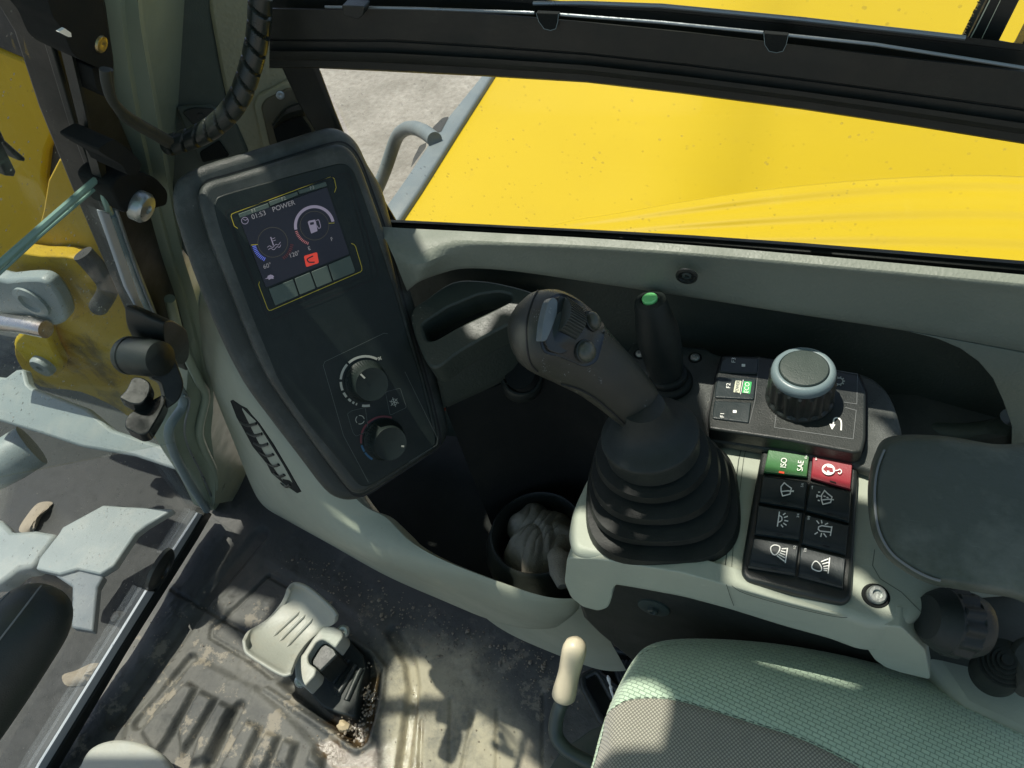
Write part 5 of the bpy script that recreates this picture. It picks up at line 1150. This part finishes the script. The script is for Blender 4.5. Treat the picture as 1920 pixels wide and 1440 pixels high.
def switch_panel():
    c = crop(1340, 800, 3.31)
    t = thing('switch_panel', CZ.at(1500, 980), 'black panel of eight rocker switches, green and red ones at the top', 'switch panel')
    S = ZP(.608, (0, -.02))
    slab('panel_frame', rnd(c([(298, 118), (350, 118), (600, 158), (850, 208), (888, 240), (892, 300), (870, 700), (850, 1060), (800, 1092), (500, 1030), (200, 952), (165, 905), (175, 800), (235, 450)]), 9), S, .018, M['black'], t, bevel=.0035, seg=4)
    SW = [('green', [(335, 138), (588, 178), (573, 318), (303, 288)]), ('red', [(610, 182), (856, 225), (842, 398), (597, 326)]), ('switch', [(300, 306), (577, 342), (555, 522), (274, 474)]), ('switch', [(592, 350), (848, 402), (835, 600), (564, 528)]),
          ('switch', [(270, 486), (548, 534), (526, 712), (246, 674)]), ('switch', [(562, 546), (832, 612), (814, 800), (540, 732)]), ('switch', [(242, 690), (522, 733), (500, 928), (206, 878)]), ('switch', [(534, 746), (812, 816), (796, 1006), (518, 934)])]
    bu = V((.12, -1)); up = V((-1, -.12))
    lab = ['green rocker switch reading ISO and SAE', 'dark red rocker switch with a hook emblem']
    for i, (m, q) in enumerate(SW):
        q = c(q); P = S.off(.0035)
        # rocker: its surface dips and rises again towards the lower lip
        tl, tr, br, bl = [V(a) for a in q]; rows = []
        prof = [(0, -.006), (0.0, -.0004), (.03, .0012), (.35, .0002), (.70, .0000), (.78, .0009), (.84, .0016), (.93, .0014), (.99, -.0004), (1., -.006)]
        for k, h in prof:
            a = tl.lerp(bl, k); b = tr.lerp(br, k); pl = P.off(h); row = []
            for s_, dz in ((0., -.006), (0.002, -.0008), (.02, 0), (.5, 0), (.98, 0), (.998, -.0008), (1., -.006)): row.append(pl.at(*a.lerp(b, s_)) + P.n*(dz if k not in (0, 1.) else min(dz, 0)))
            rows.append(row)
        sw = grid('rocker_switch', rows, M[m], t, angle=30, label=lab[i] if i < 2 else None)
        mb = MB(); T = P.off(.0014)
        w1 = 2.2
        if i == 0:
            mb.text('ISO', c([(430, 224)])[0], bu, up, T, 11, stretch=.8); mb.text('SAE', c([(534, 243)])[0], bu, up, T, 11, stretch=.8)
            q2 = MB(); q2.patch(c([(400, 275), (432, 280), (431, 292), (398, 286)]), P.off(.0024)); q2.build('indicator', M['led'], sw)
        elif i == 1:
            x, y = c([(706, 265)])[0]; mb.patch([(a, b) for a, b in arc((x, y), 12.5, 0, 350, 28, 10.5, -12)], T)
            mb.ribbon(c(spl([(748, 272), (765, 270), (775, 264), (786, 272), (786, 284), (774, 292), (766, 284)], 3, False)), T, 1.8)
            q2 = MB(); q2.patch(c([(672, 262), (696, 240), (698, 250), (732, 256), (736, 282), (712, 280), (712, 272), (696, 270), (697, 285)]), T.off(.0004)); q2.build('hook_arrow', M['red'], sw)
            mb.ribbon(c([(630, 187), (629, 207)]), T, .9); mb.patch(c([(622, 200), (637, 200), (629, 209)]), T)
        elif i == 2:
            mb.ribbon(c([(432, 348), (412, 372), (412, 400), (422, 430), (468, 418), (476, 382), (448, 362)]), T, w1, closed=True); mb.ribbon(c([(414, 402), (455, 398), (488, 402)]), T, w1); mb.patch(c([(482, 394), (492, 396), (490, 406), (481, 404)]), T)
        elif i == 3:
            mb.ribbon(c([(682, 396), (664, 424), (662, 452), (672, 482), (720, 470), (728, 436), (700, 414)]), T, w1, closed=True); mb.ribbon(c([(666, 455), (706, 450), (740, 454)]), T, w1)
            for a in ([(655, 406), (642, 406), (636, 420), (634, 440), (640, 456), (652, 460)],): [mb.ribbon(c([a[j], a[j+1]]), T, w1) for j in range(0, len(a)-1, 2)]
            mb.ribbon(c([(636, 428), (660, 432)]), T, w1); mb.ribbon(c([(675, 430), (688, 434)]), T, w1); mb.ribbon(c([(694, 438), (706, 442)]), T, w1); mb.ribbon(c([(605, 388), (606, 370)]), T, .9); mb.patch(c([(599, 374), (613, 374), (606, 366)]), T)
        elif i == 4:
            mb.ribbon(c([(402, 527), (389, 620)]), T, w1); mb.ribbon(c(spl([(400, 552), (415, 560), (416, 582), (394, 594)], 3, False)), T, w1)
            for a, b in (((424, 548), (440, 536)), ((430, 564), (454, 556)), ((432, 582), (456, 586)), ((426, 598), (446, 612)), ((412, 608), (424, 624))): mb.ribbon(c([a, b]), T, w1)
        elif i == 5:
            mb.ribbon(c([(728, 618), (718, 678)]), T, w1); mb.ribbon(c([(727, 624), (665, 614), (645, 622), (643, 638), (655, 648), (722, 655)]), T, w1)
            for a, b in (((632, 582), (648, 602)), ((662, 580), (666, 600)), ((704, 598), (684, 608)), ((620, 668), (640, 655)), ((658, 684), (664, 660)), ((694, 686), (676, 662))): mb.ribbon(c([a, b]), T, w1)
        elif i == 6:
            mb.ribbon(c(spl([(372, 734), (404, 745), (398, 775), (376, 796), (354, 782), (348, 750)], 4)), T, w1, closed=True); mb.ribbon(c([(452, 752), (438, 846)]), T, w1)
            for a, b in (((416, 758), (446, 756)), ((410, 770), (440, 778)), ((404, 782), (438, 796)), ((396, 792), (436, 814)), ((386, 800), (434, 836))): mb.ribbon(c([a, b]), T, w1)
        else:
            mb.ribbon(c(spl([(622, 836), (606, 856), (606, 880), (640, 896), (662, 892), (660, 866), (640, 840)], 4)), T, w1, closed=True); mb.ribbon(c([(714, 812), (704, 912)]), T, w1)
            for a, b in (((660, 838), (706, 820)), ((668, 852), (706, 842)), ((674, 868), (704, 862)), ((676, 880), (702, 880)), ((676, 890), (698, 894))): mb.ribbon(c([a, b]), T, w1)
        sm = {0: ('Esc', 567, 186), 2: ('5/6', 544, 363), 4: ('3/4', 518, 552), 6: ('1/2', 497, 750), 5: ('9/0', 585, 566), 7: ('7/8', 563, 766)}
        if i in sm: mb.text(sm[i][0], c([sm[i][1:]])[0], bu, up, T, 4.6, stretch=.9)
        mb.build('switch_print', M['white'], sw)
        # dead indicator windows near the lower lip
        if i:
            a = bl.lerp(br, .55).lerp(tl.lerp(tr, .55), .13); e = (br-bl).normalized()*6; q2 = MB(); q2.patch([a-e, a+e, a+e+V((0, -2)), a-e+V((0, -2))], P.off(.0022)); q2.build('dark_indicator', M['dark'], sw)
switch_panel()

def armrest():
    t = thing('right_armrest', ZP(.68).at(1800, 960), 'padded dark armrest at the right, beside the switch panel', 'armrest')
    out = spl([(1640, 850), (1668, 818), (1760, 816), (1860, 832), (2010, 860), (2010, 1150), (1900, 1120), (1800, 1104), (1740, 1092), (1690, 1066), (1654, 1034), (1632, 985), (1627, 910)], 6)
    rows = []; cen = V((1850, 965)); A = ZP(.70)
    for k, z in ((.94, .640), (.985, .646), (1.0, .655), (1.0, .675), (.992, .687), (.975, .695), (.94, .7005), (.85, .703), (.6, .7045), (.2, .705)):
        rows.append([ZP(z).at(*(cen+(V(p)-cen)*k + V((0, (.675-z)*120 if z < .675 else 0)))) for p in out])
    grid('armrest_pad', rows, M['armrest'], t, closed=True, sub=1, angle=80)
    seam = [ZP(.7008).at(*(cen+(V(p)-cen)*.940)) for p in out]; tube('mould_line', seam[int(len(seam)*.60):]+seam[:3], .0008, M['faint'], t, n=6)
armrest()

def right_knobs():
    t = thing('console_side_cover', ZP(.50).at(1840, 1200), 'lower grey side cover at the right edge with a lit upper lip', 'cover')
    slab('cover_body', [(1700, 1180), (1760, 1090), (1830, 1100), (1930, 1160), (1990, 1190), (1990, 1420), (1800, 1330)], ZP(.50), .05, M['duct'], t, bevel=.01, seg=3)
    slab('cover_lip', [(1815, 1100), (1830, 1100), (1990, 1180), (1990, 1215), (1900, 1168), (1822, 1120)], ZP(.515), .02, M['shell'], t, bevel=.004, seg=3)
    p = ZP(.60).at(1742, 1158); q = ZP(.585).at(1836, 1176); ax = q-p; L = ax.length; s = scale_at(p)
    t = thing('adjusting_knob', p, 'big black fluted knob under the armrest', 'knob')
    lathe('knob_body', p, ax, [(0, -.002), (s*40, -.002), (s*50, .002), (s*60, L*.25), (s*60, L*.30, 0), (s*64, L*.32, .12), (s*66, L*.66, .12), (s*61, L*.68, 0), (s*60, L*.8), (s*54, L*.95), (s*40, L*1.0), (0, L*1.02)], M['blacksoft'], t, n=144, fn=12, angle=25)
    p = ZP(.56).at(1882, 1244); n = (-ray(1882, 1244).normalized()+CR*.25+CU*.25).normalized(); s = scale_at(p)
    t = thing('rubber_toggle', p, 'small black ridged rubber knob at the right edge below the big knob', 'knob')
    prof = [(s*44, -.03)]
    for i in range(6): r = 46-i*7; prof += [(s*r, .002*i), (s*(r-1), .002*i+.0022), (s*(r-5), .002*i+.0022)]
    prof += [(0, .012)]
    lathe('toggle_boot', p, n, prof, M['rubber'], t, n=48, angle=50)
    o = slab('brown_side_panel', spl([(1890, 1220), (1925, 1188), (2000, 1200), (2000, 1290), (1925, 1290), (1905, 1250)], 3), ZP(.57), .02, M['under'], None, bevel=.004); o.name = 'corner_cover'; tag(o, 'brown-black rounded panel corner at the right edge behind the ridged knob', 'panel')
right_knobs()

# ================================================================ SEAT
def seat():
    t = thing('operator_seat', ZP(.42).at(1500, 1440), 'seat cushion with green woven border and grey dotted centre', 'seat')
    E = [(1085, 1500), (1108, 1440), (1125, 1376), (1148, 1312), (1182, 1244), (1212, 1210), (1258, 1196), (1330, 1194), (1420, 1199), (1500, 1209), (1600, 1228), (1700, 1255), (1810, 1297), (1930, 1352), (2040, 1400)]
    G = [(1090, 1500), (1112, 1441), (1130, 1376), (1137, 1341), (1157, 1323), (1182, 1312), (1230, 1309), (1280, 1316), (1347, 1336), (1413, 1357), (1505, 1387), (1613, 1440), (1700, 1490), (1850, 1590), (1950, 1650)]
    I = [(1095, 1560), (1118, 1560), (1150, 1560), (1180, 1560), (1215, 1560), (1260, 1570), (1320, 1580), (1380, 1590), (1440, 1600), (1500, 1620), (1580, 1640), (1660, 1660), (1760, 1680), (1880, 1700), (1980, 1720)]
    s = lambda L: spl(L, 5, False)
    e, g, i_ = s(E), s(G), s(I); n = len(e)
    lp = lambda a, b, k: (a[0]+(b[0]-a[0])*k, a[1]+(b[1]-a[1])*k)
    def zt(d): return .475+.045*(1-math.exp(-d/38.))          # rises from the rolled edge
    def row(A, B, k, lift=0):
        out = []
        for j in range(n):
            p = lp(A[j], B[j], k); d = math.hypot(p[0]-e[j][0], p[1]-e[j][1]); out.append(ZP(zt(d)+lift).at(*p))
        return out
    r0 = row(e, g, 0); low = [p+V((.006, -.012, -.16)) for p in r0]; mid = [p+V((.001, -.001, -.02)) for p in r0]
    rows = [low, mid, r0]+[row(e, g, k, l) for k, l in ((.05, 0), (.09, .0005), (.12, -.0012), (.15, .0004), (.3, 0), (.5, 0), (.7, 0), (.85, 0), (.95, .0002), (1., -.0015))]
    grid('woven_border', rows, M['fabgreen'], t, sub=1, angle=120)
    rows = [row(g, i_, k, l) for k, l in ((0., -.0016), (.02, .0004), (.06, .001), (.3, .001), (.5, .001), (.52, -.001), (.54, .001), (.75, 0), (1., 0))]
    grid('dotted_centre', rows, M['fabgrey'], t, sub=1, angle=120)
    # stitching
    def stitch(A, B, k, m, name, step=.0062, lift=.0006):
        L = row(A, B, k, lift); acc = 0; verts = []; mb_v, mb_f = [], []; pos = [L[0]]
        for a, b in zip(L, L[1:]):
            d = (b-a).length; u = 0
            while acc+(d-u) >= step: u += step-acc; pos.append(a+(b-a)*(u/d)); acc = 0
            acc += d-u
        for a, b in zip(pos[::1], pos[1::1]):
            m0 = a.lerp(b, .18); m1 = a.lerp(b, .82); t_ = (m1-m0).normalized(); w_ = t_.cross(V((0, 0, 1)))*.0003; k0 = len(mb_v)
            mb_v += [m0+w_, m0-w_, m1-w_, m1+w_, m0.lerp(m1, .5)+V((0, 0, .0008))]; mb_f += [[k0, k0+1, k0+4], [k0+1, k0+2, k0+4], [k0+2, k0+3, k0+4], [k0+3, k0, k0+4]]
        o = mk(name, mb_v, mb_f, m, t, smooth=False)
    stitch(e, g, .12, mat('pale_thread', (.30, .36, .26), .8, None), 'border_stitching'); stitch(e, g, .985, mat('dark_thread', (.05, .055, .05), .8, None), 'seam_stitching'); 
    # shallow seam across the grey part
seat()
o = slab('seat_base_cover', spl([(1010, 1500), (1035, 1432), (1062, 1400), (1085, 1384), (1112, 1366), (1135, 1372), (1140, 1500)], 4), ZP(.33), .06, M['rod'], None, bevel=.012, seg=4); tag(o, 'dark grey rounded plastic cover under the seat, behind the cream lever rod', 'cover')

# ================================================================ LOCK LEVER (cream grip)
def lock_lever():
    t = thing('lock_lever', ZP(.36).at(1060, 1400), 'curved dark rod lever with worn cream grip, in front of the seat', 'lever')
    path = spl([(1062, 1300, .425), (1050, 1325, .415), (1043, 1350, .405), (1043, 1378, .395), (1058, 1402, .39), (1082, 1418, .385), (1115, 1434, .38), (1150, 1450, .375)], 6, False)
    tube('lever_rod', [ZP(z).at(x, y) for x, y, z in path], 13.5*scale_at(ZP(.4).at(1050, 1380)), M['rod'], t, n=24)
    a = ZP(.425).at(1056, 1308); b = ZP(.475).at(1079, 1210); s = scale_at(a); L = (b-a).length
    lathe('cream_grip', a, b-a, [(s*15, 0), (s*20, 0), (s*22.5, .002), (s*22.5, L*.15), (s*20.5, L*.35), (s*20, L*.5), (s*21.5, L*.7), (s*22.5, L*.85), (s*22, L*.94), (s*18.5, L*1.04), (s*11, L*1.10), (0, L*1.12)], M['beige'], t, n=48, angle=60)
lock_lever()

# floor fittings by the seat
def floor_box():
    c = crop(780, 1100, 3); t = thing('floor_tray', ZP(.06).at(1120, 1280), 'two ribbed black plastic trays on the floor beside the seat corner', 'tray')
    Z = ZP(.07)
    for q in ([(1110, 350), (1000, 395), (1000, 435), (1110, 630), (1260, 660), (1260, 380)], [(1010, 475), (940, 510), (945, 570), (1040, 750), (1180, 900), (1200, 640)]):
        slab('tray_floor', rnd(c(q), 5), Z.off(-.012), .01, M['matte'], t, bevel=.001)
        pts = rnd(c(q), 5); tube('tray_rim', [Z.at(*p) for p in pts+pts[:1]], .0055, M['black'], t, n=10)
    for k in range(4): tube('tray_rib', [Z.at(*p) for p in spl(c([(1150+k*22, 420), (1128+k*22, 470), (1160+k*22, 560)]), 4, False)], .004, M['black'], t, n=8)
    o = tube('cable_tie', [ZP(.10).at(*p) for p in spl(c([(1078, 500), (1088, 535), (1095, 565), (1100, 590), (1114, 632)]), 3, False)], [.0012, .0022, .0026, .0018, .0014, .0012, .0024, .0020, .0018, .0016, .0014, .0014, .0012][:13], M['white'], n=8)
    tag(o, 'white cable tie sticking up beside the seat corner', 'cable tie')
floor_box()

# ================================================================ PEDAL
def pedal():
    t = thing('foot_pedal', ZP(.0).at(590, 1230), 'pale grey cast foot pedal with flared ends on a black hinge', 'pedal')
    T = [(537, 1104), (545, 1093), (556, 1089), (578, 1096), (604, 1116), (628, 1139), (636, 1152)]
    Bm = [(453, 1201), (456, 1222), (466, 1234), (492, 1251), (517, 1266), (534, 1272), (548, 1268)]
    Lf = [(537, 1104), (531, 1122), (519, 1141), (498, 1163), (478, 1177), (462, 1185), (453, 1201)]
    Rt = [(636, 1152), (632, 1166), (612, 1172), (592, 1190), (574, 1214), (558, 1240), (548, 1268)]
    f = lambda L: spl(L, 5, False); T, Bm, Lf, Rt = f(T), f(Bm), f(Lf), f(Rt); n = len(T)-1; rows = []
    for j in range(n+1):
        v = j/n; row = []
        for i in range(n+1):
            u = i/n; P = (V(Lf[j])*(1-u)+V(Rt[j])*u)+(V(T[i])*(1-v)+V(Bm[i])*v)-(V(T[0])*(1-u)*(1-v)+V(T[-1])*u*(1-v)+V(Bm[0])*(1-u)*v+V(Bm[-1])*u*v)
            w = abs(2*v-1); z = .075+.040*w**2.2+.010*(1-u)+(.006 if w > .96 else 0)
            row.append(ZP(z).at(*P))
        rows.append(row)
    o = grid('pedal_plate', rows, M['pedal'], t, solid=.007, sub=1, angle=90)
    c = crop(200, 960, 3)
    for a, b in (((1085, 560), (935, 700)), ((1118, 578), (970, 728)), ((1160, 600), (1010, 760))):
        pts = []
        for k in range(12):
            q = c([(a[0]+(b[0]-a[0])*k/11, a[1]+(b[1]-a[1])*k/11)])[0]; h = hit(o, *q)
            if h[0]: pts.append(h[0])
        tube('grip_ridge', pts, [.0005]+[.0032]*(len(pts)-2)+[.0005], M['pedal'], t, n=10)
    H = ZP(.085)
    slab('hinge_yoke', rnd(c([(1055, 835), (1100, 800), (1160, 710), (1215, 645), (1270, 640), (1325, 665), (1330, 700), (1285, 765), (1240, 730), (1210, 715), (1180, 730), (1130, 810), (1135, 850), (1180, 880), (1170, 920), (1110, 985), (1060, 935)]), 5), H, .035, M['pedal'], t, bevel=.005, seg=4)
    slab('hinge_block', rnd(c([(1165, 800), (1220, 730), (1280, 765), (1300, 800), (1200, 900), (1140, 850)]), 4), ZP(.07), .05, M['black'], t, bevel=.004)
    for q in ((1092, 942), (1325, 665)):
        p = ZP(.075).at(*c([q])[0]); lathe('hinge_bolt', p-V((0, 0, .006)), V((.35, -.3, 1)), [(.010, 0), (.010, .008), (.007, .011), (.003, .011), (0, .009)], M['steel'], t, n=24)
    # ribbed black base
    rows = []
    B0 = c([(1120, 960), (1180, 880), (1280, 770), (1340, 700), (1380, 740), (1440, 800), (1455, 870), (1420, 1000), (1400, 1140), (1385, 1155), (1300, 1130), (1215, 1095), (1160, 1040)])
    slab('pedal_base', rnd(B0, 5), ZP(.014), .03, M['blacksoft'], t, bevel=.006, seg=3)
    for a, b in (((1270, 960), (1360, 830)), ((1300, 1030), (1400, 860)), ((1350, 1060), (1430, 880))): tube('base_rib', [ZP(.015).at(*q) for q in c([a, b])], .005, M['black'], t, n=10)
pedal()
o = slab('second_pedal', spl([(140, 1480), (150, 1432), (172, 1400), (215, 1386), (262, 1392), (300, 1412), (322, 1445), (325, 1480)], 4), ZP(.07), .02, M['pedal'], None, bevel=.006, seg=4); o.name = 'travel_pedal'; tag(o, 'top of a second pale grey pedal at the bottom left edge', 'pedal')

# ================================================================ GRIT
def crumbs():
    rs = random.Random(5); c = crop(200, 960, 3); verts = []; faces = []
    ico = [(0, 0, 1), (.9, 0, .3), (.28, .85, .3), (-.72, .53, .3), (-.72, -.53, .3), (.28, -.85, .3), (0, 0, -.8)]; fi = [(0, 1, 2), (0, 2, 3), (0, 3, 4), (0, 4, 5), (0, 5, 1), (6, 2, 1), (6, 3, 2), (6, 4, 3), (6, 5, 4), (6, 1, 5)]
    def put(x, y, r):
        q = ZP(.001).at(x, y); b = len(verts); verts.extend(q+V([a*r*rs.uniform(.6, 1.3) for a in v]) for v in ico); faces.extend([b+i for i in f] for f in fi)
    line = [(560, 1035), (640, 1080), (740, 1125), (830, 1165), (920, 1205), (1010, 1225), (1090, 1225), (1120, 1215)]
    for _ in range(520):
        k = rs.random()*(len(line)-1); i = int(k); f = k-i; x = line[i][0]*(1-f)+line[i+1][0]*f; y = line[i][1]*(1-f)+line[i+1][1]*f
        put(x+rs.gauss(0, 22), y+abs(rs.gauss(0, 38))-6, rs.uniform(.0007, .0022)*(1+1.2*(rs.random() < .08)))
    well = c([(1450, 900), (1500, 900), (1480, 1150), (1420, 1300), (1300, 1260), (1430, 1150)])
    for _ in range(160): put(*(V(well[rs.randrange(6)])*.5+V(well[rs.randrange(6)])*.5+V((rs.gauss(0, 8), rs.gauss(0, 10)))), rs.uniform(.001, .003))
    for _ in range(260): put(rs.uniform(250, 1080), rs.uniform(1120, 1440), rs.uniform(.0006, .0016))
    o = mk('floor_grit', verts, faces, M['crumb'], None, smooth=False); tag(o, 'scattered sand and grit on the floor mat along the duct', 'grit', kind='stuff')
    h = ZP(-.008).at(*c([(1345, 1212)])[0]); vs = []; 
    n = 10; rows = [[h+V((math.cos(2*math.pi*i/n)*r*(1+.25*math.sin(i*2.3)), math.sin(2*math.pi*i/n)*r*.7*(1+.2*math.cos(i*1.7)), z)) for i in range(n)] for r, z in ((.008, 0), (.012, .006), (.010, .012), (.004, .016))]
    o = grid('pebble', rows, mat('pale_pebble', (.45, .36, .22), .8, (200, .4)), None, closed=True, smooth=False); tag(o, 'pale angular pebble lying in the wet pedal well', 'pebble')
crumbs()
